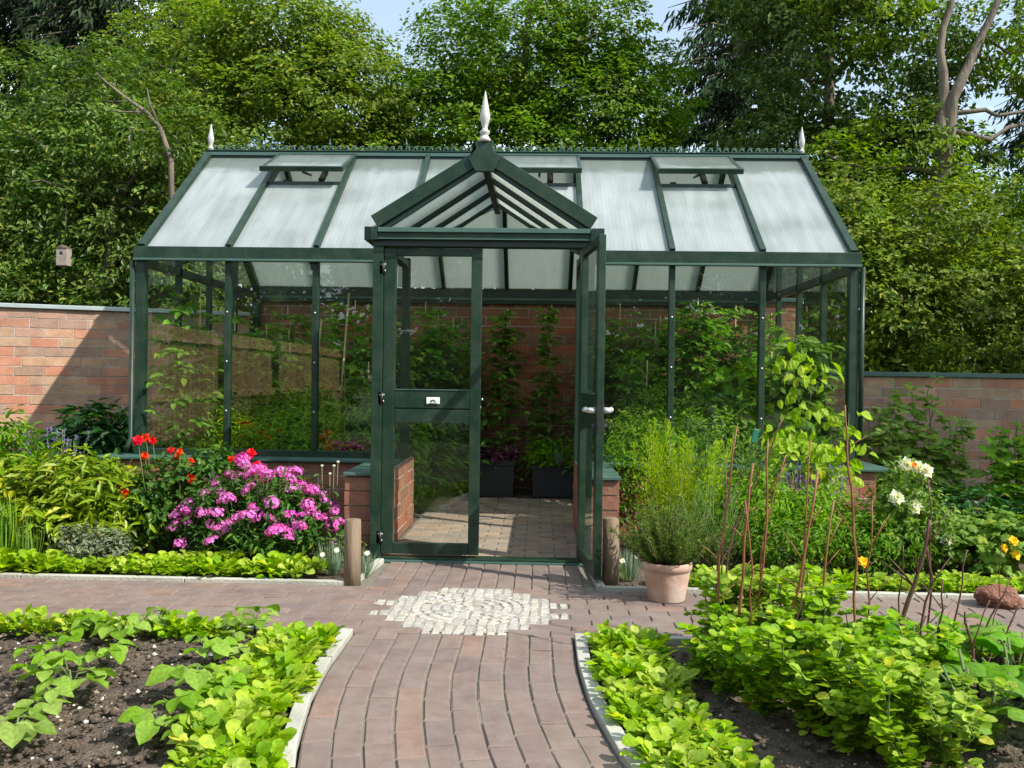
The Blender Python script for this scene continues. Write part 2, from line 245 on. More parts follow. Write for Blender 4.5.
# ------------------------------------------------------------------ mesh building
class MB:
    def __init__(s): s.V = []; s.F = []; s.n = 0; s.sm = []
    def add(s, V, faces, smooth=False):
        V = np.asarray(V, float).reshape(-1, 3)
        for f in faces:
            f = np.asarray(f, np.int64)
            if len(f): s.F.append(f + s.n); s.sm.append(smooth)
        s.V.append(V); s.n += len(V)
    def box(s, x0, x1, y0, y1, z0, z1, mat=None):
        V = np.array([[x0, y0, z0], [x1, y0, z0], [x1, y1, z0], [x0, y1, z0], [x0, y0, z1], [x1, y0, z1], [x1, y1, z1], [x0, y1, z1]], float)
        if mat is not None: V = np.array([tuple(mat @ Vector(v)) for v in V])
        s.add(V, [np.array(BOXF)])
    def prism(s, pts, mat):
        """pts: 2D outline (a,b) -> mat @ (a,0/1,b)"""
        n = len(pts)
        V = [tuple(mat @ Vector((a, t, b))) for t in (0, 1) for a, b in pts]
        s.V.append(np.array(V)); base = s.n; s.n += 2 * n
        qs = [[base + i, base + (i + 1) % n, base + n + (i + 1) % n, base + n + i] for i in range(n)]
        s.F.append(np.array(qs)); s.sm.append(False)
        c0 = len(V)
        # fan caps
        s.F.append(np.array([[base, base + i + 1, base + i] for i in range(1, n - 1)])); s.sm.append(False)
        s.F.append(np.array([[base + n, base + n + i, base + n + i + 1] for i in range(1, n - 1)])); s.sm.append(False)
    def bar(s, p, q, wx, wz, up=(0, 0, 1)):
        p = Vector(p); q = Vector(q); d = (q - p); ln = d.length; d.normalize()
        side = d.cross(Vector(up)).normalized(); u = side.cross(d).normalized()
        V = []
        for t in (p, q):
            for a, b in ((-1, -1), (1, -1), (1, 1), (-1, 1)):
                V.append(tuple(t + side * (a * wx / 2) + u * (b * wz / 2)))
        V = [V[0], V[1], V[2], V[3], V[4], V[5], V[6], V[7]]
        s.add(V, [np.array([[0, 3, 2, 1], [4, 5, 6, 7], [0, 1, 5, 4], [1, 2, 6, 5], [2, 3, 7, 6], [3, 0, 4, 7]])])
    def tube(s, pts, radii, n=8, cap=True):
        pts = [Vector(p) for p in pts]
        if not hasattr(radii, '__len__'): radii = [radii] * len(pts)
        V = []; prev = None
        for i, p in enumerate(pts):
            d = (pts[min(i + 1, len(pts) - 1)] - pts[max(i - 1, 0)]).normalized()
            if prev is None:
                a = d.orthogonal().normalized()
            else:
                a = (prev - d * prev.dot(d)).normalized()
            prev = a; b = d.cross(a)
            for k in range(n):
                th = 2 * PI * k / n
                V.append(tuple(p + (a * math.cos(th) + b * math.sin(th)) * radii[i]))
        m = len(pts)
        Q = [[i * n + k, i * n + (k + 1) % n, (i + 1) * n + (k + 1) % n, (i + 1) * n + k] for i in range(m - 1) for k in range(n)]
        fs = [np.array(Q)]
        if cap:
            V.append(tuple(pts[-1])); V.append(tuple(pts[0]))
            t = m * n
            fs.append(np.array([[(m - 1) * n + k, (m - 1) * n + (k + 1) % n, t] for k in range(n)] + [[(k + 1) % n, k, t + 1] for k in range(n)]))
        s.add(V, fs, smooth=True)
    def lathe(s, prof, c=(0, 0, 0), n=20):
        c = Vector(c); V = []
        for r, z in prof:
            for k in range(n):
                V.append((c.x + r * math.cos(2 * PI * k / n), c.y + r * math.sin(2 * PI * k / n), c.z + z))
        Q = [[i * n + k, i * n + (k + 1) % n, (i + 1) * n + (k + 1) % n, (i + 1) * n + k] for i in range(len(prof) - 1) for k in range(n)]
        s.add(V, [np.array(Q)], smooth=True)
    def scatter(s, T, Pn, A, N, Sz, ratio=None, smooth=False):
        """instances of leaf template T at points Pn, axis A, normal N, length Sz"""
        TV, TF = T
        Pn = np.asarray(Pn, float); n = len(Pn)
        if n == 0: return
        A = unit(np.asarray(A, float)); N = np.asarray(N, float)
        B = unit(np.cross(N, A)); W = np.cross(A, B)
        Sz = np.broadcast_to(np.asarray(Sz, float), (n,))
        ratio = np.broadcast_to(np.asarray(1.0 if ratio is None else ratio, float), (n,))
        u = TV[None, :, 0:1] * Sz[:, None, None]; v = TV[None, :, 1:2] * (Sz * ratio)[:, None, None]; w_ = TV[None, :, 2:3] * Sz[:, None, None]
        V = Pn[:, None, :] + u * A[:, None, :] + v * B[:, None, :] + w_ * W[:, None, :]
        k = len(TV); off = (np.arange(n) * k)[:, None, None]
        faces = [(f[None] + off).reshape(-1, f.shape[1]) for f in TF]
        s.add(V.reshape(-1, 3), faces, smooth)
    def mesh(s, name):
        me = bpy.data.meshes.new(name)
        V = np.concatenate(s.V) if s.V else np.zeros((0, 3))
        loops = np.concatenate([f.ravel() for f in s.F]); tot = np.concatenate([np.full(len(f), f.shape[1]) for f in s.F])
        sm = np.concatenate([np.full(len(f), b) for f, b in zip(s.F, s.sm)])
        me.vertices.add(len(V)); me.vertices.foreach_set('co', V.astype(np.float32).ravel())
        me.loops.add(len(loops)); me.loops.foreach_set('vertex_index', loops.astype(np.int32))
        me.polygons.add(len(tot)); st = np.concatenate([[0], np.cumsum(tot)[:-1]])
        me.polygons.foreach_set('loop_start', st.astype(np.int32)); me.polygons.foreach_set('loop_total', tot.astype(np.int32))
        me.polygons.foreach_set('use_smooth', sm.astype(bool))
        me.update(calc_edges=True); me.validate()
        return me
    def build(s, name, mat, parent=None, bevel=0):
        me = s.mesh(name); me.materials.append(mat)
        o = bpy.data.objects.new(name, me); COL.objects.link(o)
        if parent is not None: o.parent = parent
        if bevel:
            b = o.modifiers.new('bevel', 'BEVEL'); b.width = bevel; b.segments = 2; b.limit_method = 'ANGLE'
        return o
BOXF = [[0, 3, 2, 1], [4, 5, 6, 7], [0, 1, 5, 4], [1, 2, 6, 5], [2, 3, 7, 6], [3, 0, 4, 7]]
BOXV = np.array([[0, 0, 0], [1, 0, 0], [1, 1, 0], [0, 1, 0], [0, 0, 1], [1, 0, 1], [1, 1, 1], [0, 1, 1]], float)
def unit(a): return a / (np.linalg.norm(a, axis=-1, keepdims=True) + 1e-9)
# leaf templates (u along, v across, w up)
T_RH = (np.array([[0, 0, 0], [.45, -.5, .1], [1, 0, -.06], [.45, .5, .1]], float), [np.array([[0, 1, 2], [0, 2, 3]])])
T_LF = (np.array([[0, 0, 0], [.33, 0, 0], [.68, 0, -.03], [1, 0, -.14], [.26, .44, .10], [.62, .40, .06], [.26, -.44, .10], [.62, -.40, .06]], float),
        [np.array([[0, 1, 4], [2, 3, 5], [0, 6, 1], [2, 7, 3]]), np.array([[1, 2, 5, 4], [1, 6, 7, 2]])])
T_SP = (np.array([[0, 0, 0], [.35, 0, -.02], [.72, 0, -.02], [1, 0, -.10], [.30, .16, .05], [.62, .40, .10], [.90, .26, .0], [.30, -.16, .05], [.62, -.40, .10], [.90, -.26, .0]], float),
        [np.array([[0, 1, 4], [2, 3, 6], [0, 7, 1], [2, 9, 3], [2, 6, 5], [2, 8, 9]]), np.array([[1, 2, 5, 4], [1, 7, 8, 2]])])
T_RD = (np.array([[0, 0, 0], [.45, 0, -.03], [1, 0, -.08], [.12, .30, .05], [.48, .46, .10], [.84, .30, .02], [.12, -.30, .05], [.48, -.46, .10], [.84, -.30, .02]], float),
        [np.array([[0, 1, 3], [0, 6, 1], [1, 5, 4], [1, 7, 8], [1, 4, 3], [1, 6, 7], [1, 2, 5], [1, 8, 2]])])
def wavy_leaf():
    n = 7; V = []; F = []
    prof = [0.03, .30, .46, .50, .44, .28, .02]
    for i in range(n):
        u = i / (n - 1); droop = -.28 * u * u
        for j, sgn in enumerate((-1, -.5, 0, .5, 1)):
            V.append((u, sgn * prof[i], droop + abs(sgn) * .13 * prof[i] * 2 + .025 * math.sin(u * 19 + j * 2)))
    for i in range(n - 1):
        for j in range(4): F.append([i * 5 + j, (i + 1) * 5 + j, (i + 1) * 5 + j + 1, i * 5 + j + 1])
    return (np.array(V), [np.array(F)])
T_WV = wavy_leaf()
def lobed_leaf():
    """palmate squash or hollyhock leaf: veined, ruffled, several rings round the stalk"""
    V = [(.42, 0, -.03)]; n = 30; rings = (.3, .62, .86, 1.0)
    for q in rings:
        for k in range(n):
            th = -PI + 2 * PI * (k + .5) / n
            r = .5 * (1 + .17 * math.cos(5 * th) + .03 * math.cos(15 * th)) * (.70 + .30 * math.cos(th * .5)) * q
            vein = -abs(math.cos(2.5 * th)) ** 6 * .035 * q
            V.append((.42 + r * math.cos(th), r * math.sin(th), vein + .05 * q * q * math.sin(3 * th + 1) - .14 * q ** 3 + .05 * q + (.02 * math.sin(11 * th) if q > .8 else 0)))
    Q = [[1 + a * n + k, 1 + (a + 1) * n + k, 1 + (a + 1) * n + (k + 1) % n, 1 + a * n + (k + 1) % n] for a in range(3) for k in range(n)]
    return (np.array(V), [np.array([[0, k + 1, (k + 1) % n + 1] for k in range(n)]), np.array(Q)])
T_LB = lobed_leaf()
def blade():
    V = []; n = 5
    for i in range(n):
        u = i / (n - 1); wd = .5 * (1 - u ** 1.6) + .01
        V += [(u, -wd, -.25 * u * u), (u, wd, -.25 * u * u)]
    F = [[2 * i, 2 * i + 2, 2 * i + 3, 2 * i + 1] for i in range(n - 1)]
    return (np.array(V), [np.array(F)])
T_BL = blade()

def tag(o, label, cat=None, group=None, kind=None):
    if label: o['label'] = label
    if cat: o['category'] = cat
    if group: o['group'] = group
    if kind: o['kind'] = kind
    return o
def empty(name, loc, label, cat, group=None, rz=0):
    e = bpy.data.objects.new(name, None); COL.objects.link(e); e.location = loc; e.rotation_euler = (0, 0, rz); e.empty_display_size = .1
    return tag(e, label, cat, group)
def struct(o): o['kind'] = 'structure'; return o
def copy_tree(o, loc, rz=None, sc=None, label=None):
    c = o.copy(); COL.objects.link(c); c.location = loc
    if rz is not None: c.rotation_euler = (c.rotation_euler.x, c.rotation_euler.y, rz)
    if sc is not None: c.scale = (sc, sc, sc) if not hasattr(sc, '__len__') else sc
    if label: c['label'] = label
    for ch in list(o.children):
        d = ch.copy(); COL.objects.link(d); d.parent = c
        for g in list(ch.children):
            e = g.copy(); COL.objects.link(e); e.parent = d
    return c
def rnd(n, rng=RNG): return unit(rng.normal(size=(n, 3)))

# ------------------------------------------------------------------ ground, soil, paths
gm = MB(); gm.add([(-400, -400, -.06), (400, -400, -.06), (400, 400, -.06), (-400, 400, -.06)], [np.array([[0, 1, 2, 3]])])
M['groundfar'] = surf_mat('rough ground', [(.04, .06, .02), (.07, .09, .03), (.10, .085, .05)], 2, .95, .5)
struct(gm.build('ground', M['groundfar']))

def soil_sheet(x0, x1, y0, y1, step, amp, name='garden_soil', inside=None, seed=1):
    xs = np.arange(x0, x1 + step, step); ys = np.arange(y0, y1 + step, step)
    X, Y = np.meshgrid(xs, ys)
    rg = np.random.default_rng(seed)
    Z = np.zeros_like(X)
    for fr, a in ((2.1, .35), (5.3, .3), (11., .22), (23., .16), (41., .10)):
        for _ in range(3):
            th = rg.uniform(0, 2 * PI); ph = rg.uniform(0, 6.28)
            Z += a / 3 * np.sin(fr * (X * math.cos(th) + Y * math.sin(th)) + ph + 1.7 * np.sin(fr * .6 * (Y * math.cos(th) - X * math.sin(th)) + ph * 2))
    Z += rg.normal(size=Z.shape) * .16
    V = np.stack([X, Y, Z * amp - .01], -1).reshape(-1, 3)
    nx = len(xs); ny = len(ys)
    i, j = np.meshgrid(np.arange(nx - 1), np.arange(ny - 1)); a = (j * nx + i).ravel()
    F = np.stack([a, a + 1, a + 1 + nx, a + nx], 1)
    if inside is not None:
        c = V[F].mean(1); F = F[inside(c[:, 0], c[:, 1])]
    b = MB(); b.add(V, [F], True)
    return struct(b.build(name, M['soil']))
def cx(Y): # centre line of the curved garden path
    return np.where(np.asarray(Y) < -3.2, .115 * (-3.2 - np.asarray(Y)) ** 1.9 * (np.asarray(Y) > -5.5) + (np.asarray(Y) <= -5.5) * .55, 0) if hasattr(Y, '__len__') else (.115 * max(0, min(2.3, -3.2 - Y)) ** 1.9)
def cxa(Y): return .115 * np.clip(-3.2 - Y, 0, 2.3) ** 1.9
HW = .53
YB, YF = -1.86, -2.79      # back and front edge of the cross path
soil_sheet(-3.4, -.4, -4.9, YF - .05, .022, .020, inside=lambda x, y: x < cxa(y) - HW - .04, seed=2)
soil_sheet(.4, 3.6, -4.9, YF - .05, .03, .020, inside=lambda x, y: x > cxa(y) + HW + .04, seed=3)
soil_sheet(-8.0, -.74, YB + .03, 3.0, .08, .02, seed=4, inside=lambda x, y: (y < -.05) | (x < -2.9))
soil_sheet(.72, 7.5, YB + .03, 1.6, .08, .02, seed=5, inside=lambda x, y: (y < -.05) | (x > 2.9))
soil_sheet(-2.85, 2.85, .05, 2.85, .08, .02, seed=6, inside=lambda x, y: (abs(x) > .72) | (y > 2.0))

# pavers: real bricks, real joints
PVB = np.array([[0, 0, 0], [1, 0, 0], [1, 1, 0], [0, 1, 0], [.03, .05, 1], [.97, .05, 1], [.97, .95, 1], [.03, .95, 1]], float)
def pavers(cells, h=.03, z=-.03):
    """cells: list of (x,y,lx,ly,angle) lower corner in local frame; angle rotates about centre"""
    b = MB(); V = []; n = len(cells)
    for (x, y, lx, ly, an) in cells:
        g = .0035; v = PVB.copy()
        v[:4, 0] = np.array([g, lx - g, lx - g, g]); v[:4, 1] = np.array([g, g, ly - g, ly - g]); v[:4, 2] = 0
        e = .009; v[4:, 0] = [e, lx - e, lx - e, e]; v[4:, 1] = [e, e, ly - e, ly - e]; v[4:, 2] = h
        mid = v[4:].copy(); low = v[4:].copy(); low[:, 0] = v[:4, 0]; low[:, 1] = v[:4, 1]; low[:, 2] = h - .006
        v = np.concatenate([v[:4], low, v[4:]])
        v += RNG.normal(size=v.shape) * .0009
        tilt = RNG.normal(0, .006, 2); v[:, 2] += (v[:, 0] - lx / 2) * tilt[0] + (v[:, 1] - ly / 2) * tilt[1] + RNG.normal(0, .0012)
        c, s_ = math.cos(an), math.sin(an); px = v[:, 0] - lx / 2; py = v[:, 1] - ly / 2
        v[:, 0] = x + lx / 2 + c * px - s_ * py; v[:, 1] = y + ly / 2 + s_ * px + c * py; v[:, 2] += z
        V.append(v)
    F0 = np.array([[0, 1, 5, 4], [1, 2, 6, 5], [2, 3, 7, 6], [3, 0, 4, 7], [4, 5, 9, 8], [5, 6, 10, 9], [6, 7, 11, 10], [7, 4, 8, 11], [8, 9, 10, 11]])
    F = (F0[None] + (np.arange(n) * 12)[:, None, None]).reshape(-1, 4)
    b.add(np.concatenate(V), [F]); return b
MC = (0.0, -2.30)  # medallion centre
cells = []; light = []
def emit(x, y, lx, ly, an=0):
    c = (x + lx / 2 - MC[0], y + ly / 2 - MC[1])
    if (c[0] / .50) ** 2 + (c[1] / .46) ** 2 < 1: light.append((x, y, lx, ly)); return
    cells.append((x, y, lx, ly, an))
# door apron: bricks lengthwise
PW = .106; PL = .212
for i in range(-7, 7):
    x = i * PW - 0; off = (i % 2) * PL / 2
    y = YB - off
    while y < -1.20:
        y1 = min(y + PL, -1.17); y0 = max(y, YB)
        if y1 - y0 > .03 and x > -.73 and x + PW < .73: emit(x, y0, PW, y1 - y0)
        y += PL
# cross path: rows along x
nrow = round((YB - YF) / PW); rw = (YB - YF) / nrow
for r in range(nrow):
    y = YF + r * rw; x = -7.0 + (r % 2) * PL / 2
    while x < 7.0: emit(x, y, PL, rw); x += PL
# curved path
for i in range(10):
    s_ = 0; Y = YF - ((i % 2) * PL / 2 if i % 2 else 0)
    if i % 2: emit(float(cxa(np.float64(YF))) - HW + i * PW, YF - PL / 2, PW, PL / 2)
    while Y - PL > -9.0:
        yc = Y - PL / 2; c = float(cxa(np.float64(yc))); an = -math.atan(float(cxa(np.float64(yc + .05)) - cxa(np.float64(yc - .05))) / .1)
        emit(c - HW + i * PW, Y - PL, PW, PL, an); Y -= PL
struct(pavers(cells).build('brick_path', M['paver']))
sb = MB(); sb.box(-7, 7, YF + .002, YB - .002, -.05, -.008); sb.box(-.735, .735, YB - .002, -1.12, -.05, -.0085)
ysl = np.linspace(YF, -9, 40); 
for a, b_ in zip(ysl[:-1], ysl[1:]):
    ca, cb = float(cxa(a)), float(cxa(b_))
    sb.add([(ca - HW, a, -.0075), (ca + HW, a, -.0075), (cb + HW, b_, -.0075), (cb - HW, b_, -.0075)], [np.array([[0, 3, 2, 1]])])
struct(sb.build('path_bedding', M['sand']))
# medallion: rings of small setts inside, split setts outside
lc = []
for (x, y, lx, ly) in light:
    nx = max(1, round(lx / .055)); ny = max(1, round(ly / .048))
    for a in range(nx):
        for b_ in range(ny):
            X = x + lx * a / nx; Y = y + ly * b_ / ny; c = (X + lx / nx / 2 - MC[0], Y + ly / ny / 2 - MC[1])
            if math.hypot(*c) > .325: jx, jy = RNG.uniform(.80, 1.0, 2); lc.append((X + RNG.uniform(-.004, .006), Y + RNG.uniform(-.004, .005), lx / nx * jx, ly / ny * jy, RNG.normal(0, .12)))
for k in range(0, 6):
    r = .028 + k * .055; m = max(3, int(2 * PI * r / .06))
    for q in range(m):
        th = 2 * PI * (q + .5 * (k % 2)) / m; sx_ = 2 * PI * r / m * .95; s2 = .05
        lc.append((MC[0] + r * math.cos(th) - sx_ / 2, MC[1] + r * math.sin(th) - s2 / 2, sx_, s2, th + PI / 2 + RNG.normal(0, .06)))
struct(pavers(lc, h=.032, z=-.03).build('granite_medallion', M['cobble']))
M['grout'] = surf_mat('pale grout', [(.23, .21, .185), (.30, .28, .25)], 14, .95, .4)
gb = MB(); gb.lathe([(0, 0), (.47, 0)], (MC[0], MC[1], -.004), 40); struct(gb.build('medallion_bedding', M['grout']))

# kerbs
def kerb(pts, width, z, name='kerb'):
    b = MB()
    for (p, q) in zip(pts[:-1], pts[1:]):
        p = Vector((*p, 0)); q = Vector((*q, 0)); d = (q - p).normalized(); g = .003
        b.bar(p + d * g + Vector((0, 0, z - .06)), q - d * g + Vector((0, 0, z - .06)), width, .12)
    return struct(b.build(name, M['kerb'], bevel=.004))
kerb([(-.76 - i * 1.0, YB + .02) for i in range(0, 8)], .045, .022)
kerb([(.74 + i * 1.0, YB + .02) for i in range(0, 7)], .045, .022)
kerb([(-.70, -1.19), (-.76, YB + .02)], .05, .024)
kerb([(.705, -1.19), (.735, YB + .02)], .05, .024)
kerb([(-.56, YF - .025)] + [(-.62 - i * 1.0, YF - .025) for i in range(0, 6)], .045, .018)
kerb([(.56, YF - .025)] + [(.62 + i * 1.0, YF - .025) for i in range(0, 6)], .045, .018)
yk = [YF - .01, -3.22, -3.66, -4.1, -4.55, -5.0, -5.5, -6, -7, -8]
kerb([(float(cxa(np.float64(y))) - HW - .035, y) for y in yk[:2]] , .055, .02)
kerb([(float(cxa(np.float64(y))) - HW - .035, y - .02) for y in yk[1:]], .055, .022)
kerb([(float(cxa(np.float64(y))) + HW + .035, y) for y in yk], .055, .022)

# interior floor
ci = []
row = 0; y = -1.04
while y < 2.02:
    x = -.69 - (row % 2) * PL / 2
    while x < .69:
        a = max(x, -.69); c = min(x + PL, .69)
        if c - a > .03: ci.append((a, y, c - a, PW, 0))
        x += PL
    y += PW; row += 1
struct(pavers(ci).build('greenhouse_floor', M['paver_in']))
fb = MB(); fb.box(-.71, .71, -1.09, 2.05, -.05, -.009); struct(fb.build('floor_bedding', M['sand']))

# pebbles and clods on the near beds
def scatter_stones(name, n, xr, yr, sr, mat, inside, seed, label, cat):
    rg = np.random.default_rng(seed); b = MB()
    V0 = np.array([(0, 0, 1), (1, 0, .1), (.3, .9, 0), (-.8, .6, .1), (-.8, -.6, 0), (.3, -.9, .1), (0, 0, -.6)], float)
    F0 = np.array([[0, 1, 2], [0, 2, 3], [0, 3, 4], [0, 4, 5], [0, 5, 1], [6, 2, 1], [6, 3, 2], [6, 4, 3], [6, 5, 4], [6, 1, 5]])
    X = rg.uniform(*xr, n); Y = rg.uniform(*yr, n); k = inside(X, Y); X = X[k]; Y = Y[k]; n = len(X)
    s_ = sr[0] + (sr[1] - sr[0]) * rg.random(n) ** 3; th = rg.uniform(0, 6.28, n)
    V = V0[None] * s_[:, None, None] * (1 + rg.normal(0, .22, (n, 7, 3)))
    V[:, :, 2] *= .7
    c, s2 = np.cos(th)[:, None], np.sin(th)[:, None]
    W = np.stack([V[:, :, 0] * c - V[:, :, 1] * s2 + X[:, None], V[:, :, 0] * s2 + V[:, :, 1] * c + Y[:, None], V[:, :, 2] + .004], -1)
    b.add(W.reshape(-1, 3), [(F0[None] + (np.arange(n) * 7)[:, None, None]).reshape(-1, 3)], True)
    o = b.build(name, mat); tag(o, label, cat, kind='stuff'); return o
inL = lambda x, y: x < cxa(y) - HW - .07
inR = lambda x, y: x > cxa(y) + HW + .07
scatter_stones('pebbles', 900, (-2.6, -.5), (-4.4, -2.86), (.003, .016), M['pebble'], inL, 3, 'small pale pebbles strewn over the dark soil of the left vegetable bed', 'pebbles')
scatter_stones('soil_clods', 2600, (-2.6, -.5), (-4.5, -2.86), (.006, .026), M['soil'], inL, 4, 'crumbly dark clods of earth in the left vegetable bed', 'soil clods')
scatter_stones('pebbles', 350, (.6, 2.6), (-4.4, -2.86), (.003, .010), M['pebble'], inR, 5, 'small pale pebbles on the soil of the right vegetable bed', 'pebbles')
scatter_stones('soil_clods', 1500, (.6, 2.6), (-4.5, -2.86), (.006, .024), M['soil'], inR, 6, 'crumbly dark clods of earth in the right vegetable bed', 'soil clods')

# ------------------------------------------------------------------ brickwork
def brickwork(p0, p1, z0, z1, th, name, mat, parent=None, course=.100, blen=.275, joint=.010):
    """returns list of objects: bricks and mortar core, standing between p0 and p1 (centre line)"""
    p0 = Vector((*p0, 0)); p1 = Vector((*p1, 0)); d = p1 - p0; Ln = d.length; d.normalize(); nrm = Vector((-d.y, d.x, 0))
    nc = max(1, round((z1 - z0) / course)); ch = (z1 - z0) / nc
    V = []
    for r in range(nc):
        x = -(blen / 2 if r % 2 else 0) - RNG.uniform(0, .0)
        if r % 5 == 3: x -= blen / 4
        while x < Ln:
            a = max(x, 0) + joint / 2; b_ = min(x + blen, Ln) - joint / 2
            if b_ - a > .02:
                zz0 = z0 + r * ch + joint / 2; zz1 = z0 + (r + 1) * ch - joint / 2
                o_ = RNG.normal(0, .0012)
                v = BOXV * [b_ - a, th, zz1 - zz0] + [a, -th / 2 + o_, zz0] + RNG.normal(0, .0012, (8, 3))
                V.append(v)
            x += blen
    n = len(V); V = np.concatenate(V)
    W = np.stack([p0.x + d.x * V[:, 0] + nrm.x * V[:, 1], p0.y + d.y * V[:, 0] + nrm.y * V[:, 1], V[:, 2]], -1)
    b = MB(); b.add(W, [(np.array(BOXF)[None] + (np.arange(n) * 8)[:, None, None]).reshape(-1, 4)])
    o1 = b.build(name, mat, parent)
    c = MB(); R = Matrix(((d.x, nrm.x, 0, p0.x), (d.y, nrm.y, 0, p0.y), (0, 0, 1, 0), (0, 0, 0, 1)))
    c.box(.022, Ln - .022, -th / 2 + .006, th / 2 - .006, z0 - .05, z1 - .003, R)
    o2 = c.build('mortar', M['mortar'], o1 if parent is not None else None)
    return o1, o2
def garden_wall(p0, p1, z1, label, capmat, capt=.045, mat=None, th=.24):
    root = empty('brick_wall', (0, 0, 0), label, 'wall')
    o1, o2 = brickwork(p0, p1, 0, z1, th, 'brickwork', mat or M['brick']); o1.parent = root; o2.parent = o1
    d = (Vector(p1) - Vector(p0)).normalized(); n_ = max(1, int((Vector(p1) - Vector(p0)).length / 2.0))
    b = MB(); 
    for i in range(n_):
        a = Vector(p0).lerp(Vector(p1), i / n_) + d * .002; c = Vector(p0).lerp(Vector(p1), (i + 1) / n_) - d * .002
        b.bar((a.x, a.y, z1 + capt / 2 + .002), (c.x, c.y, z1 + capt / 2 + .002), th + .07, capt)
    b.build('coping', capmat, root, bevel=.006)
    return root
garden_wall((-8.2, .72), (-2.98, 2.86), 1.90, 'sunlit red brick garden wall with pale metal coping left of the greenhouse', M['zinc'])
garden_wall((3.0, 1.75), (8.5, 1.75), 1.31, 'low shaded red brick garden wall with dark green coping right of the greenhouse', M['cap'])
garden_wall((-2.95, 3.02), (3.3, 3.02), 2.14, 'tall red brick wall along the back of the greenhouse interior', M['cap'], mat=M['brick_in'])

# ------------------------------------------------------------------ greenhouse
GH = empty('greenhouse', (-.036, 0, 0), 'dark green Victorian style glass greenhouse with white ridge finials and double doors', 'greenhouse')
W2 = 2.865; B = .71625; ZE = 2.22; ZR = 3.38; YM = 1.44; YK = 2.88; SILL = .59
YP = -1.12; PX = .70; ZPE = 2.20; ZPR = 2.76
fr = M['frame']; fd = M['frame_dark']
# plinth
def plinth(p0, p1, th=.2):
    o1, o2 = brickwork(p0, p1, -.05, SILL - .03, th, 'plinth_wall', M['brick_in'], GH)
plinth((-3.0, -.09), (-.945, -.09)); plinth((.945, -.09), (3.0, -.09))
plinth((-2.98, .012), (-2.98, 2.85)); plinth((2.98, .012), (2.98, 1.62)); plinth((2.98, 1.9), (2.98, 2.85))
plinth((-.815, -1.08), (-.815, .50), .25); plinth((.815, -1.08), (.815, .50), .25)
def sill(x0, x1, y0, y1):
    b = MB(); b.box(x0, x1, y0, y1, SILL - .026, SILL - .004); b.build('sill', M['cap'], GH, bevel=.003)
sill(-3.12, -.95, -.225, .02); sill(.95, 3.12, -.225, .02)
sill(-3.12, -2.86, .024, 2.86); sill(2.86, 3.12, .024, 2.86)
sill(-.946, -.705, -1.10, .51); sill(.705, .946, -1.10, .51)
def box(name, x0, x1, y0, y1, z0, z1, mat=fr, parent=GH, bev=.003):
    b = MB(); b.box(x0, x1, y0, y1, z0, z1); return b.build(name, mat, parent, bevel=bev)
def bar(name, p, q, a, c, mat=fr, parent=GH, up=(0, 0, 1), bev=.003):
    b = MB(); b.bar(p, q, a, c, up); return b.build(name, mat, parent, bevel=bev)
# base rails, posts
for sx_ in (-1, 1):
    box('base_rail', min(sx_ * .76, sx_ * W2), max(sx_ * .76, sx_ * W2), -.03, .03, SILL - .003, SILL + .045)
    box('base_rail', sx_ * W2 - .03, sx_ * W2 + .03, .035, YK, SILL - .003, SILL + .045)
    for y in (0, YK):
        box('corner_post', sx_ * W2 - .036, sx_ * W2 + .036, y - .04, y + .04, SILL - .002, ZE - .02)
    for k in (2, 3):
        b = MB(); x = sx_ * B * k
        b.box(x - .024, x + .024, -.032, .032, SILL + .046, ZE - .05); 
        o = b.build('glazing_post', fr, GH, bevel=.006)
        for z in (.95, 1.35, 1.75):
            s_ = MB(); s_.lathe([(0, .004), (.007, .003), (.008, 0)], (0, 0, 0), 8); q = s_.build('screw', M['silver'], o); q.rotation_euler = (PI / 2, 0, 0); q.location = (x, -.0325, z)
    for y in (.72, 1.44, 2.16):
        zt = ZE + (ZR - ZE) * (y / YM if y <= YM else (YK - y) / YM) - .06
        box('glazing_post', sx_ * W2 - .025, sx_ * W2 + .025, y - .025, y + .025, SILL + .046, zt)
    bar('side_rail', (sx_ * W2, .05, ZE - .07), (sx_ * W2, YK - .05, ZE - .07), .05, .07)
    for s2 in (0, 1):
        y0 = 0 if s2 == 0 else YK
        bar('gable_rafter', (sx_ * W2, y0, ZE + .0), (sx_ * W2, YM, ZR), .07, .085)
    # side glass
    for j in range(4):
        y0 = j * .72 + .03; y1 = y0 + .66
        b = MB(); za = ZE - .11
        b.add([(sx_ * W2, y0, SILL + .04), (sx_ * W2, y1, SILL + .04), (sx_ * W2, y1, za), (sx_ * W2, y0, za)], [np.array([[0, 1, 2, 3]])]); b.build('glass_pane', M['glass'], GH)
        z0_, z1_ = [ZE + (ZR - ZE) * (y / YM if y <= YM else (YK - y) / YM) - .05 for y in (y0, y1)]
        b = MB(); b.add([(sx_ * W2, y0, ZE - .035), (sx_ * W2, y1, ZE - .035), (sx_ * W2, y1, z1_), (sx_ * W2, y0, z0_)], [np.array([[0, 1, 2, 3]])]); b.build('glass_pane', M['glass'], GH)
# front and back glass
for k in range(8):
    x0 = -W2 + k * B + .03; x1 = x0 + B - .06
    if k in (3, 4): continue
    b = MB()
    if k == 2: x1 = -.76
    if k == 5: x0 = .76
    b.add([(x0, 0, SILL + .04), (x1, 0, SILL + .04), (x1, 0, ZE - .04), (x0, 0, ZE - .04)], [np.array([[0, 1, 2, 3]])]); b.build('glass_pane', M['glass'], GH)
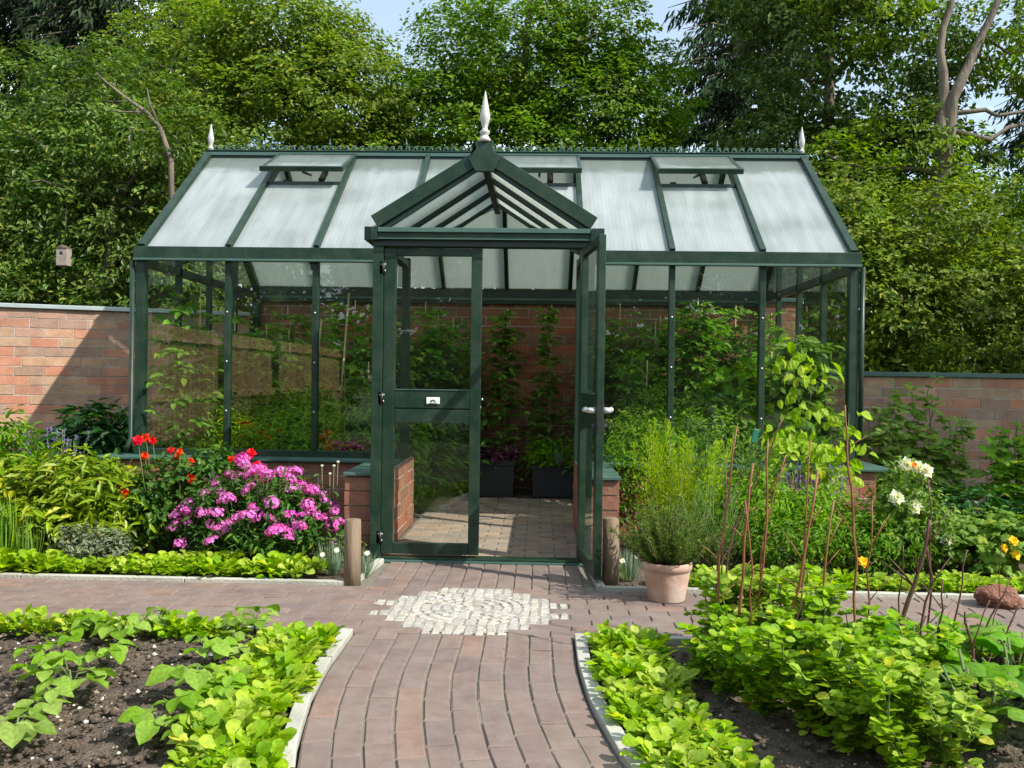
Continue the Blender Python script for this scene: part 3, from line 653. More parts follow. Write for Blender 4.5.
# eaves: fascia + gutter lip in front, darker beam at the back
for x0, x1 in ((-2.905, -.78), (.78, 2.905)):
    box('eave_beam', x0, x1, -.075, .04, ZE - .055, ZE + .05)
    box('gutter', x0 + .002, x1 - .002, -.088, -.062, ZE - .064, ZE - .046, M['cap'])
box('eave_beam', -2.90, 2.90, YK - .04, YK + .05, ZE - .14, ZE + .03, fd)
box('wall_plate', -2.83, 2.83, 2.83, 2.885, ZE - .1, ZE - .07, M['cap'])
# down pipe
b = MB(); b.tube([(-2.925, -.04, ZE - .06), (-2.925, -.04, .72), (-2.925, -.11, .64)], .020, 10); b.build('downpipe', fr, GH)
b = MB(); b.tube([(2.925, -.04, ZE - .06), (2.925, -.04, .65)], .020, 10); b.build('downpipe', fr, GH)
# rafters and roof sheets
Rang = math.atan2(ZR - ZE, YM)
def slope(t, side=1, lift=0):
    """t 0 at eave, 1 at ridge -> (y, z)"""
    y = YM * t; z = ZE + .04 + (ZR - ZE - .03) * t
    y -= lift * math.sin(Rang); z += lift * math.cos(Rang)
    return (y if side == 1 else YK - y, z)
for k in range(9):
    x = -W2 + k * B
    for side in (1, -1):
        t0 = 0.0
        if side == 1 and k in (3, 4, 5): t0 = {3: .04, 4: .49, 5: .04}[k]
        a = slope(t0, side, .022); c = slope(.98, side, .022)
        col = M['frame'] if 0 < k < 8 else M['frame']
        bar('rafter', (x, *a), (x, *c), .045 if 0 < k < 8 else .06, .05, M['rafter'] if 'rafter' in M else fr)
        a = slope(max(t0, .02), side, -.03); c = slope(.97, side, -.03)
        bar('rafter', (x, *a), (x, *c), .035, .05, fd)
def sheet(name, pts, mat, parent, th=.016, nrm=None):
    P0 = [Vector(p) for p in pts]; n_ = nrm or (P0[1] - P0[0]).cross(P0[2] - P0[0]).normalized()
    n = len(P0); V = [tuple(p + n_ * th / 2) for p in P0] + [tuple(p - n_ * th / 2) for p in P0]
    b = MB(); b.V.append(np.array(V)); b.n = 2 * n
    if n == 4: b.F += [np.array([[0, 1, 2, 3], [7, 6, 5, 4]])]; b.sm.append(False)
    else: b.F += [np.array([[0, 1, 2], [5, 4, 3]])]; b.sm.append(False)
    b.F += [np.array([[i, n + i, n + (i + 1) % n, (i + 1) % n] for i in range(n)])]; b.sm.append(False)
    return b.build(name, mat, parent)
VENT = (1, 4, 6)
for k in range(8):
    x0 = -W2 + k * B + .024; x1 = x0 + B - .048
    for side in (1, -1):
        t1 = .95
        if side == 1 and k in VENT: t1 = .64
        t0 = .005
        pts = [(x0, *slope(t0, side)), (x1, *slope(t0, side)), (x1, *slope(t1, side)), (x0, *slope(t1, side))]
        if side == 1 and k == 3:   # cut by the porch roof valley
            pts = [(x0, *slope(.03, side)), (x1, *slope(.47, side)), (x1, *slope(t1, side)), (x0, *slope(t1, side))]
        if side == 1 and k == 4:
            pts = [(x0, *slope(.47, side)), (x1, *slope(.03, side)), (x1, *slope(t1, side)), (x0, *slope(t1, side))]
        sheet('roof_panel', pts, M['poly'], GH)
    if k in VENT:
        a = slope(.65, 1, .012); bar('vent_sill', (x0, *a), (x1, *a), .03, .035, fd)
        hy, hz = slope(.955, 1, .035); al = rad(25); ln = .60
        ey, ez = hy - ln * math.cos(al), hz - ln * math.sin(al)
        v = MB(); v.bar((x0 - .03, hy, hz), (x0 - .03, ey, ez), .03, .03); v.bar((x1 + .03, hy, hz), (x1 + .03, ey, ez), .03, .03)
        v.bar((x0 - .045, ey, ez), (x1 + .045, ey, ez), .05, .045, (0, -.4, 1)); v.bar((x0 - .045, hy, hz), (x1 + .045, hy, hz), .03, .03)
        vo = v.build('roof_vent', fr, GH, bevel=.003)
        sheet('vent_sheet', [(x0 - .014, ey + .02, ez + .012), (x1 + .014, ey + .02, ez + .012), (x1 + .014, hy - .01, hz + .001), (x0 - .014, hy - .01, hz + .001)], M['poly'], vo, .012)
        ty, tz = slope(.70, 1, -.03)
        o = MB(); o.tube([((x0 + x1) / 2, ey + .05, ez - .02), ((x0 + x1) / 2, ty + .1, tz + .10)], .012, 8); o.tube([((x0 + x1) / 2 + .1, ty + .1, tz + .05), ((x0 + x1) / 2 + .1, ty + .25, tz + .16)], .03, 10); o.build('opener_arm', M['black_metal'], vo)
        bar('opener_bracket', ((x0 + .12), ty, tz + .02), (x0 + .26, ty + .32, tz + .02), .05, .03, fr, vo)
# ridge
box('ridge_beam', -W2 - .03, W2 + .03, YM - .055, YM + .055, ZR - .06, ZR - .012, fd)
a_ = slope(.985, 1, .012); bar('ridge_flashing', (-W2 - .02, *a_), (W2 + .02, *a_), .012, .11, fd, up=(0, -math.sin(Rang) , math.cos(Rang)))
box('ridge_cap', -W2 - .05, W2 + .05, YM - .075, YM + .075, ZR - .01, ZR + .022, M['cap'])
# cresting: S-scroll fretwork with small tall points
b = MB(); step = .075; x = -W2 + .05
i = 0
while x < W2 - .05:
    zb = ZR + .024
    pts = []
    for q in range(7):
        a = q / 6 * PI * 1.25
        pts.append((x + .030 * math.cos(a) * (1 if i % 2 else 1) + q * .004, YM, zb + .036 + .034 * math.sin(a) - q * .0015))
    b.tube(pts, .008, 5); b.tube([(x - .03, YM, zb), (x + .012, YM, zb + .078), (x + .034, YM, zb + .072)], .008, 5)
    b.tube([(x + .02, YM, zb), (x - .006, YM, zb + .04)], .007, 5)
    if i % 10 == 5: b.tube([(x, YM, zb + .03), (x, YM, zb + .15)], [.009, .004], 6); b.lathe([(0, .115), (.02, .10), (0, .085)], (x, YM, zb), 8)
    x += step; i += 1
b.tube([(-W2, YM, ZR + .026), (W2, YM, ZR + .026)], .007, 6)
b.build('cresting', M['cap'], GH)
FIN = [(0, 0), (.040, 0), (.042, .02), (.030, .035), (.022, .05), (.034, .06), (.036, .075), (.022, .088), (.018, .10), (.026, .13), (.037, .17), (.035, .20), (.022, .27), (.010, .33), (.003, .365), (0, .37)]
def finial(c, s_=1):
    b = MB(); b.lathe([(r * s_, z * s_) for r, z in FIN], c, 16)
    return b.build('finial', M['white_cast'], GH)
M['white_cast'] = surf_mat('white painted casting', [(.40, .38, .37), (.54, .52, .50)], 30, .5, .15)
finial((-W2, YM, ZR + .02), .8); finial((W2, YM, ZR + .02), .8)

# ---- porch
for sx_ in (-1, 1):
    box('porch_post', sx_ * PX - .035 + sx_ * .012, sx_ * PX + .035 + sx_ * .012, YP - .04, YP + .04, .0, ZPE - .02)
    box('porch_post', sx_ * PX - .03, sx_ * PX + .03, -.03, .04, SILL + .0, ZPE)
    box('porch_eave', sx_ * .765 - .042, sx_ * .765 + .042, YP - .05, -.08, ZPE - .035, ZPE + .055, fd)
    box('porch_eave', sx_ * .70 - .03, sx_ * .70 + .03, YP + .04, -.08, ZPE - .08, ZPE - .03)
    # side panels above the plinth
    b = MB(); b.add([(sx_ * .715, YP + .04, SILL), (sx_ * .715, -.03, SILL), (sx_ * .715, -.03, ZPE - .08), (sx_ * .715, YP + .04, ZPE - .08)], [np.array([[0, 1, 2, 3]])]); b.build('glass_pane', M['glass'], GH)
    # roof slope
    EX = .745; sl_ = (ZPR - ZPE - .05) / EX
    def pr(t, y, lift=0):  # t 0 eave 1 ridge
        return (sx_ * EX * (1 - t) + sx_ * lift * .55, y, ZPE + .05 + (ZPR - ZPE - .07) * t + lift * .83)
    yr_top = YM * (ZPR - ZE - .05) / (ZR - ZE)
    pts = [pr(0, YP - .05), pr(1, YP - .05), pr(1, yr_top), pr(0, .03)]
    if sx_ > 0: pts = pts[::-1]
    sheet('porch_roof_panel', pts, M['poly'], GH, .014)
    for y in (YP - .03, -.62, -.16):
        bar('porch_rafter', pr(.0, y, -.03), pr(.97, y, -.03), .035, .035, fd)
    y = .28; bar('porch_rafter', pr(.47, y, -.03), pr(.97, y, -.03), .03, .03, fd)
    for y in (-.62, -.16): bar('porch_rafter', pr(.0, y, .02), pr(.97, y, .02), .035, .03, fr)
    # barge board
    bar('bargeboard', pr(.03, YP - .075, .02), pr(1.0, YP - .075, .0), .03, .09, fr, up=(0, -1, 0) if False else (0, 0, 1))
    bar('bargeboard', pr(.0, YP - .05, -.045), pr(.98, YP - .05, -.05), .03, .035, fd)
bar('porch_ridge', (0, YP - .05, ZPR - .055), (0, yr_top, ZPR - .055), .05, .06, M['stake'] if False else M['ridgewood'] if 'ridgewood' in M else fd)
bar('porch_ridge', (0, YP - .06, ZPR + .012), (0, yr_top, ZPR + .012), .07, .02, M['cap'])
bar('valley', (-.70, .0, ZE + .03), (0, yr_top, ZPR + .0), .05, .03, M['cap'])
bar('valley', (.70, .0, ZE + .03), (0, yr_top, ZPR + .0), .05, .03, M['cap'])
box('porch_head', -.735, .735, YP - .05, YP + .05, ZPE - .075, ZPE - .02, fd)
box('porch_fascia', -.712, .712, YP - .072, YP - .052, ZPE - .028, ZPE + .012, fr)
box('porch_fascia', -.71, .71, YP - .088, YP - .045, ZPE + .0135, ZPE + .045, M['cap'])
box('fascia_lip', -.712, .712, YP - .086, YP - .073, ZPE - .034, ZPE - .027, M['cap'])
# apex plaque with bevelled outline
b = MB(); b.prism([(-.06, .06), (.06, .06), (.05, .005), (.105, -.06), (.06, -.145), (-.06, -.145), (-.105, -.06), (-.05, .005)], Matrix(((1, 0, 0, 0), (0, .03, 0, YP - .108), (0, 0, 1, ZPR + .0), (0, 0, 0, 1))))
b.build('apex_plate', fr, GH, bevel=.004)
finial((0, YP - .09, ZPR + .055), .92)
# vertical front drop board of the porch gable ends
for sx_ in (-1, 1): box('gable_end_board', sx_ * .735 - .02, sx_ * .735 + .02, YP - .092, YP - .06, ZPE - .04, ZPE + .04)
# threshold
box('threshold', -.735, .735, YP - .055, YP + .055, -.01, .028, fr)
box('threshold', -.735, .735, YP - .075, YP - .057, -.005, .014, M['cap'])

# ---- doors (a part each: leaf frame > glass, handle, hinges, plate)
def door(x_h, direction, ang):
    """leaf built from its hinge along +x*direction, then turned"""
    wl = .665; st = .072; b = MB(); t = .022
    z0, z1 = .045, 2.115; s = direction
    def bx(a, c, zz0, zz1, y0=-t, y1=t, m=b): m.box(min(s * a, s * c), max(s * a, s * c), y0, y1, zz0, zz1)
    bx(0, st + .01, z0, z1); bx(wl - st, wl, z0, z1)
    i0, i1 = st + .011, wl - st - .001
    bx(i0, i1, z0, z0 + .075, -t + .002, t - .002); bx(i0, i1, z1 - .05, z1, -t + .002, t - .002)
    bx(i0, i1, 1.035, 1.158, -t + .002, t - .002); bx(i0, i1, .935, 1.026, -t + .002, t - .002)
    bx(i0, i1, 1.027, 1.034, -t + .010, t - .010)
    o = b.build('door', fr, GH, bevel=.004)
    o.location = (x_h, YP, 0); o.rotation_euler = (0, 0, ang)
    for zz0, zz1 in ((z0 + .075, .935), (1.158, z1 - .05)):
        g = MB(); g.add([(s * i0, 0, zz0), (s * i1, 0, zz0), (s * i1, 0, zz1), (s * i0, 0, zz1)], [np.array([[0, 1, 2, 3]])]); g.build('glass_pane', M['doorglass'], o)
    r = MB(); bx(i0, i1, 1.157, 1.164, -t - .004, -t + .006, r); r.build('weather_bar', M['cap'], o)
    for z in (.16, 1.10, 1.98):
        h = MB(); h.box(s * -.025 if s > 0 else -.012, .012 if s > 0 else .025, -t - .018, -t - .001, z - .04, z + .04); h.tube([(0, -t - .02, z - .035), (0, -t - .02, z + .035)], .010, 8)
        hh = h.build('hinge', M['black_metal'], o)
        for dx, dz in ((-.012, .022), (.012, .022), (.010, -.02)):
            q = MB(); q.lathe([(0, .004), (.006, .002), (.006, 0)], (0, 0, 0), 8); sc_ = q.build('screw', M['silver'], o); sc_.rotation_euler = (PI / 2, 0, 0); sc_.location = (dx, -t - .0185, z + dz)
    return o, wl, s
dl, wl, _ = door(-.675, 1, 0)
dr, _, _ = door(.672, -1, rad(97 - 0))
# name plate with a little fan-of-leaves emblem
b = MB(); b.box(.30, .39, -.030, -.0225, 1.065, 1.110); npl = b.build('name_plate', M['white'], dl, bevel=.002)
e = MB()
for k in range(7):
    a = PI * (k + .5) / 7; c = (.345, 1.076); r0, r1, wd = .006, .022, .003
    p0 = (c[0] + r0 * math.cos(a), c[1] + r0 * math.sin(a)); p1 = (c[0] + r1 * math.cos(a), c[1] + r1 * math.sin(a)); pm = ((p0[0] + p1[0]) / 2, (p0[1] + p1[1]) / 2)
    nn = (-math.sin(a) * wd, math.cos(a) * wd)
    e.add([(p0[0], -.0312, p0[1]), (pm[0] + nn[0], -.0312, pm[1] + nn[1]), (p1[0], -.0312, p1[1]), (pm[0] - nn[0], -.0312, pm[1] - nn[1])], [np.array([[0, 1, 2, 3]])])
e.box(.318, .372, -.0312, -.0306, 1.0685, 1.0715)
e.build('emblem', fd, npl)
# lever handles on the right leaf
sgn = -1
def lever(side):
    b = MB(); y = side * .023
    b.tube([(-.632, y, 1.06), (-.632, y + side * .05, 1.06)], [.022, .016], 12)
    b.tube([(-.632, y + side * .05, 1.06), (-.60, y + side * .055, 1.064), (-.545, y + side * .055, 1.058), (-.512, y + side * .05, 1.052)], [.014, .017, .014, .008], 10)
    b.lathe([(0, .0)], (0, 0, 0), 3) if False else None
    return b
lev = lever(-1).build('handle', M['silver'], dr); lev2 = lever(1).build('handle', M['silver'], dr)
b = MB(); b.tube([(-.632, -.045, .965), (-.632, .045, .965)], .014, 12); b.box(-.655, -.610, -.030, .030, .93, .985); b.build('lock', M['black_metal'], dr)
b = MB(); b.box(-.6665, -.664, -.014, .014, .92, 1.12); b.build('latch_plate', M['black_metal'], dr)
b = MB(); b.box(.655, .668, -.012, .012, 1.04, 1.055); b.build('latch_pin', M['silver'], dl)
b = MB(); b.tube([(.672, -.0, 1.10), (.680, -.0, 1.10)], .008, 8); b.build('latch_knob', M['white'], dl)

# ------------------------------------------------------------------ vegetation helpers
def dome_points(blobs, n, rng, shell=.55):
    """blobs (x,y,z,rx,ry,rz); returns positions and outward directions"""
    bl = np.array(blobs, float); vol = bl[:, 3] * bl[:, 4] * bl[:, 5]; idx = rng.choice(len(bl), n, p=vol ** .75 / (vol ** .75).sum())
    d = rnd(n, rng); r = shell + (1 - shell) * rng.random(n) ** .6
    R = bl[idx, 3:6]; pos = bl[idx, 0:3] + d * R * r[:, None]
    return pos, unit(d / R)
def foliage(mb, blobs, nclust, per, spread, size, T, rng, ratio=.5, up=.6, shell=.55, zmin=None, sizevar=.35, outw=.6, droop=0.):
    c, d = dome_points(blobs, nclust, rng, shell)
    cs = rng.uniform(.7, 1.3, nclust)
    p = np.repeat(c, per, 0) + rnd(nclust * per, rng) * np.array([1.25, 1.25, .5 if spread > .14 else 1.0]) * spread * (rng.random((nclust * per, 1)) ** .5) * np.repeat(cs, per)[:, None]
    dd = np.repeat(d, per, 0); tw = np.repeat(rnd(nclust, rng), per, 0)
    n = len(p)
    N = unit(dd * outw + np.array([0, 0, up]) + rnd(n, rng) * .55 + tw * .35)
    A = dd * .7 + rnd(n, rng) + np.array([0, 0, -droop]); A = A - N * (A * N).sum(1, keepdims=True)
    if zmin is not None:
        k = p[:, 2] > zmin; p, A, N = p[k], A[k], N[k]; n = len(p)
    mb.scatter(T, p, A, N, size * (1 + rng.uniform(-sizevar, sizevar, n)), ratio)
    return c
def limb_path(p, q, rng, wob=.08, n=5):
    p = Vector(p); q = Vector(q); L_ = (q - p).length
    pts = []
    for i in range(n):
        t = i / (n - 1); v = p.lerp(q, t)
        if 0 < i < n - 1: v += Vector(rng.normal(size=3)) * wob * L_ * .5
        pts.append(v)
    return pts
def tree(name, label, base, top, blobs, r0, leafmat, ncl, per, spread, size, barkmat=None, seed=1, T=T_RH, limbs=10, group=None, cat='tree', ratio=.55, trunks=None, up=.55, shell=.5, droop=.15, zmin=.3, crown='crown'):
    rng = np.random.default_rng(seed); root = empty(name, (base[0], base[1], 0), label, cat, group)
    off = Vector((base[0], base[1], 0))
    bl = [(b_[0] - base[0], b_[1] - base[1], *b_[2:]) for b_ in blobs]
    mb = MB(); cl = foliage(mb, bl, ncl, per, spread, size, T, rng, ratio, up, shell, zmin, droop=droop)
    mb.build(crown, leafmat, root)
    tb = MB()
    paths = trunks or [[(0, 0, -.1), (top[0] - base[0], top[1] - base[1], top[2])]]
    allp = []
    for pth in paths:
        pts = []
        for a, c in zip(pth[:-1], pth[1:]): pts += limb_path(a, c, rng, .03, 5)[:-1]
        pts.append(Vector(pth[-1])); rr = np.linspace(r0, r0 * .3, len(pts)); tb.tube(pts, list(rr), 10); allp += [(p, r) for p, r in zip(pts, rr)]
    for i in range(limbs):
        q = Vector(cl[rng.integers(len(cl))])
        cand = [(p, r) for p, r in allp if p.z < q.z + .2 and p.z > .25 * q.z] or allp
        p, r = min(cand, key=lambda c: (c[0] - q).length + rng.uniform(0, .8))
        pts = limb_path(p, q, rng, .1, 6); tb.tube(pts, list(np.linspace(r * .5, .008, 6)), 6)
    tb.build('trunk', barkmat or M['bark'], root)
    return root
# trees behind the walls ------------------------------------------------
TG = 'trees behind the garden walls'
def lr(px, py): v = P(px, py, 4.15); return (v.x + 6.3, v.y - 4.8, v.z)
LT = tree('laurel_tree', 'tall grey green laurel with a bent pale branch rising over the left garden wall', (-6.3, 4.8), (-5.2, 4.8, 4.9),
     [(-6.0, 5.4, 5.2, 1.2, .9, .8), (-7.2, 5.5, 5.2, 1.2, .9, .9), (-5.0, 4.3, 4.3, .8, .5, .5), (-7.6, 4.6, 1.9, 1.7, 1.1, 1.9), (-6.6, 4.9, 3.4, 1.5, 1.1, 1.5), (-5.3, 4.9, 2.9, 1.25, 1.0, 1.6), (-5.9, 4.8, 4.3, 1.2, 1.0, .95), (-4.9, 4.6, 1.9, 1.2, .8, 1.2), (-4.45, 5.1, 3.9, .8, .8, 1.1), (-7.9, 4.8, 3.7, 1.3, 1.0, 1.1), (-6.2, 4.3, 1.4, 1.4, .8, 1.2)],
     .10, M['l_laurel'], 3700, 17, .16, .088, M['palebark'], 21, limbs=26, ratio=.42, shell=.45, droop=.3, group=TG)
tb = MB(); bp_ = [Vector(lr(*q)) for q in ((172, 240), (171, 160), (160, 128), (146, 112), (126, 98), (106, 82), (96, 72))]
tb.tube(bp_, [.042, .038, .034, .028, .02, .013, .006], 8); tb.tube([bp_[2], Vector(lr(150, 104)), Vector(lr(147, 88))], [.02, .014, .005], 6); tb.tube([bp_[3], Vector(lr(120, 112)), Vector(lr(98, 108))], [.016, .01, .004], 6)
tb.build('bare_branch', M['palebark'], LT)
tree('hornbeam_tree', 'light green hornbeam with layered sprays left of the greenhouse roof middle', (-3.6, 7.2), (-3.4, 7.2, 6.0),
     [(-3.9, 7.3, 6.6, 1.4, 1.2, 1.2), (-3.0, 7.6, 6.6, .9, .9, .7), (-2.1, 7.6, 5.5, .7, .8, .7), (-2.5, 7.4, 5.0, 1.2, 1.0, 1.1), (-4.5, 7.0, 5.1, 1.6, 1.4, 1.3), (-3.1, 7.0, 5.7, 1.4, 1.3, 1.0), (-5.6, 7.4, 6.3, 1.4, 1.3, 1.2), (-2.9, 7.0, 4.2, 1.5, 1.2, 1.1), (-4.2, 7.2, 6.7, 1.2, 1.2, .9), (-4.7, 6.9, 3.2, 1.6, 1.1, 1.2)],
     .13, M['l_beech'], 3700, 18, .19, .09, seed=22, limbs=22, up=.9, group=TG)
tree('hornbeam_tree', 'broad domed hornbeam with bright green leaves behind the middle finial', (-.1, 7.6), (.1, 7.6, 7.6),
     [(-1.0, 7.8, 6.6, 1.1, 1.1, 1.1), (.9, 7.9, 6.2, 1.3, 1.2, 1.2), (2.0, 7.8, 6.0, 1.0, 1.0, 1.0), (-.1, 7.6, 6.6, 1.35, 1.3, 1.3), (-1.2, 7.4, 5.6, 1.2, 1.1, .9), (1.3, 7.4, 5.4, 1.4, 1.2, 1.2), (2.0, 7.3, 4.3, 1.3, 1.1, .8), (-.3, 7.2, 4.6, 1.7, 1.2, 1.1), (-1.6, 7.4, 4.3, 1.0, 1.0, .8), (1.2, 7.6, 7.1, 1.0, 1.0, .9), (.6, 7.2, 3.3, 2.4, 1.0, .9)],
     .15, M['l_beech2'], 4200, 18, .18, .088, seed=23, limbs=28, up=.9, group=TG)
tree('sycamore_tree', 'tall dark broadleaf tree behind the right half of the greenhouse roof', (4.6, 7.0), (4.8, 7.0, 8.0),
     [(4.4, 6.8, 4.2, 1.8, 1.3, 1.5), (5.2, 6.8, 6.2, 1.9, 1.5, 1.5), (4.2, 7.0, 7.9, 1.8, 1.4, 1.2), (6.0, 6.6, 4.0, 1.5, 1.2, 1.5), (3.4, 6.9, 3.7, 1.2, 1.0, 1.0), (5.0, 6.4, 2.4, 1.8, 1.1, 1.3)],
     .16, M['l_dark'], 3400, 17, .18, .095, seed=24, limbs=24, group=TG)
pT = lambda px, py, Y: P(px, py, Y)
t1 = [pT(938, 175, 5.2), pT(944, 95, 5.2), pT(940, 50, 5.2), pT(958, -30, 5.3)]; t2 = [pT(936, 215, 5.2), pT(952, 100, 5.15), pT(975, 50, 5.2), pT(1010, -30, 5.3)]
bx_ = 5.3
rel = lambda v: (v.x - bx_, v.y - 5.2, v.z)
tree('ash_tree', 'tree with two leaning bare trunks high above the right garden wall', (bx_, 5.2), (5.5, 5.2, 7),
     [(6.4, 5.4, 3.3, 1.4, 1.0, 1.0), (5.6, 5.5, 4.6, .9, .7, .7), (4.6, 5.4, 3.6, .9, .8, 1.2), (7.3, 5.8, 6.2, 1.1, .9, .8), (7.8, 5.6, 4.6, .5, .7, .5), (5.0, 5.6, 6.6, 1.0, .8, .7)],
     .12, M['l_ash'], 1300, 17, .17, .085, M['palebark'], 25, limbs=12, group=TG,
     trunks=[[(0.0, 0, -.1), (-.05, 0, 2.5), rel(t1[0]), rel(t1[1]), rel(t1[2]), rel(t1[3])], [(-.03, 0, 2.6), rel(t2[0]), rel(t2[1]), rel(t2[2]), rel(t2[3])]])
tree('hazel_shrub', 'dense leafy shrub spilling over the right garden wall beside the greenhouse corner', (5.4, 3.6), (5.4, 3.7, 2.8),
     [(4.5, 3.7, 2.2, 1.0, .8, 1.0), (5.6, 3.6, 1.9, 1.2, .9, 1.0), (6.8, 3.8, 2.3, 1.2, .9, .9), (5.2, 4.0, 3.1, .9, .8, .7), (4.0, 3.9, 3.1, .6, .6, .8), (6.2, 3.3, 1.3, 2.0, .7, .7)],
     .07, M['l_ash'], 2100, 17, .15, .08, seed=26, limbs=16, group=TG, cat='shrub')
# dark conifers behind
def spruce(label, base, h, r, seed, gapfree=False):
    rng = np.random.default_rng(seed); root = empty('spruce_tree', (base[0], base[1], 0), label, 'tree', 'dark conifers behind the garden')
    tb = MB(); tb.tube([(0, 0, -.1), (0.05, 0, h * .5), (0, 0, h)], [.24, .15, .02], 10)
    mb = MB(); zs = np.arange(1.2, h, .34); PP = []; AA = []
    for z in zs:
        R_ = r * (1 - z / h) ** .75 + .25; m = 9
        for k in range(m):
            th = rng.uniform(0, 2 * PI); ln = R_ * rng.uniform(.65, 1.05); e = Vector((math.cos(th) * ln, math.sin(th) * ln, -.28 * ln + rng.uniform(-.1, .15)))
            pts = [Vector((0, 0, z)), Vector((0, 0, z)) + e * .5 + Vector((0, 0, .06 * ln)), Vector((0, 0, z)) + e]
            tb.tube(pts, [.03, .018, .006], 5)
            q = int(60 * ln)
            t = rng.random(q) ** .7; side = rng.normal(0, .16 + .05 * ln, q); dirh = np.array([-math.sin(th), math.cos(th), 0])
            pos = np.array(pts[0])[None] + np.array(e)[None] * t[:, None] + dirh[None] * (side * (1.1 - t))[:, None]
            pos[:, 2] += .06 * ln * np.sin(t * PI) - abs(side) * .25 - rng.random(q) * .25
            PP.append(pos); AA.append(np.tile(np.array([math.cos(th) * .5, math.sin(th) * .5, -.9]), (q, 1)) + rng.normal(0, .35, (q, 3)))
    PP = np.concatenate(PP); AA = np.concatenate(AA); n = len(PP)
    mb.scatter(T_RH, PP, AA, rnd(n, rng) + np.array([0, 0, .4]), rng.uniform(.14, .30, n), .22)
    mb.build('crown', M['l_spruce'], root); tb.build('trunk', M['bark'], root)
    return root
spruce('dark drooping spruce standing between the domed hornbeam and the sycamore', (4.4, 11.5), 13.5, 3.1, 31)
spruce('dark spruce with a bare trunk at the top left corner behind the laurel', (-10.6, 11), 13.5, 3.2, 32)
spruce('dark spruce behind the leaning trunks at the far right', (12.6, 13), 15, 3.0, 33)
spruce('dark spruce hidden mostly behind the light green hornbeam', (-7.6, 12.5), 13.5, 3.0, 34)
spruce('dark spruce filling the sky between the laurel and the corner conifer', (-7.9, 9.2), 12.5, 2.6, 35)
# background trees closing the view
tree('lime_tree', 'dull green tree filling the gap behind the laurel at the left edge', (-11, 8.5), (-11, 8.5, 7),
     [(-11, 8.5, 4.2, 3, 2, 2.2), (-9.2, 8.6, 3.2, 2.4, 1.5, 1.8)], .2, M['l_dark'], 2300, 11, .3, .16, seed=41, group=TG)
tree('lime_tree', 'tree low down behind the greenhouse ridge between the two hornbeams', (-1.6, 12), (-1.6, 12, 4.5),
     [(-1.8, 12, 3.4, 2.6, 1.5, 1.9), (1.2, 12, 3.4, 2.4, 1.4, 2.0), (-4.4, 12, 4.2, 2.0, 1.5, 2.6)], .16, M['l_dark'], 1700, 11, .3, .16, seed=42, group=TG)
tree('lime_tree', 'tree low down behind the sycamore, filling the view over the right wall', (7.5, 9.5), (7.5, 9.5, 4.5),
     [(6.8, 9.5, 3.0, 2.6, 1.5, 2.2), (9.6, 9.5, 2.8, 2.4, 1.5, 1.9), (3.8, 10.5, 3.4, 2.2, 1.5, 2.4)], .16, M['l_dark'], 1700, 11, .3, .15, seed=43, group=TG)
tree('lime_tree', 'tall tree off to the right whose shade falls on the right garden wall', (8.6, -.3), (8.8, -.4, 6.5),
     [(8.2, .1, 4.9, 1.5, 1.1, 1.5), (6.6, .1, 3.7, 1.1, .9, 1.1), (7.6, .0, 4.0, 1.3, 1.0, 1.2), (9.6, .1, 4.2, 1.6, 1.2, 1.8)], .16, M['l_dark'], 2100, 11, .28, .15, seed=44, group=TG)

for i, (x, y, z, q) in enumerate(((-7.5, -15, 4.6, 'left'), (-2.5, -16.5, 5.0, 'left centre'), (2.6, -16, 4.6, 'right centre'), (7.6, -15.5, 5.0, 'right'))):
    tree('lime_tree', 'tree across the garden reflected in the panes, %s of the four' % q, (x, y), (x, y, z), [(x, y, z * .55, 2.9, 1.6, z * .5), (x + 1.2, y + .4, z * .3, 2.2, 1.4, z * .3), (x - 1.0, y, z * .85, 1.7, 1.3, z * .25)], .16, M['l_ash'], 1000, 10, .36, .30, seed=45 + i, group='trees across the garden')

# nest box in the laurel
nb = P(64, 255, 3.9)
NB = empty('nest_box', nb, 'small weathered grey nest box with dark pitched roof hanging in the laurel', 'nest box')
M['greywood'] = surf_mat('grey wood', [(.22, .17, .14), (.36, .30, .26)], 14, .9, .4)
b = MB(); b.box(-.07, .07, -.06, .06, -.14, .08); b.build('box_body', M['greywood'], NB, bevel=.004)
b = MB(); b.add([(-.075, -.07, .082), (.075, -.07, .082), (0, -.07, .125), (-.075, .07, .082), (.075, .07, .082), (0, .07, .125)], [np.array([[0, 1, 2], [3, 5, 4]]), np.array([[0, 3, 4, 1]]), np.array([[1, 4, 5, 2], [0, 2, 5, 3]])]); b.build('roof', M['bark'], NB)
b = MB(); b.tube([(0, -.0605, .02), (0, -.064, .02)], .02, 12); b.build('entrance_hole', M['black_metal'], NB)
b = MB(); b.tube([(0, .02, .12), (0, .04, .6)], .006, 6); b.build('hanger', M['black_metal'], NB)

# wooden fence along the left boundary, just out of frame; its reflection shows in the glass
FN = empty('wooden_fence', (-3.5, -1.2, 0), 'brown close boarded wooden fence with horizontal rails reflected in the left panes', 'fence')
b = MB(); y = 0
while y > -8.6: b.box(-.012, .012, y - .092, y, .04, 1.74); y -= .1
b.build('boards', M['wood'], FN)
for z in (.45, 1.0, 1.62): b = MB(); b.box(.014, .05, -8.6, 0, z - .04, z + .04); b.build('rail', M['wood'], FN)
for i in range(5): b = MB(); b.box(.012, .1, -.1 - i * 2.1, -i * 2.1, 0, 1.85); b.build('post', M['stake'], FN)

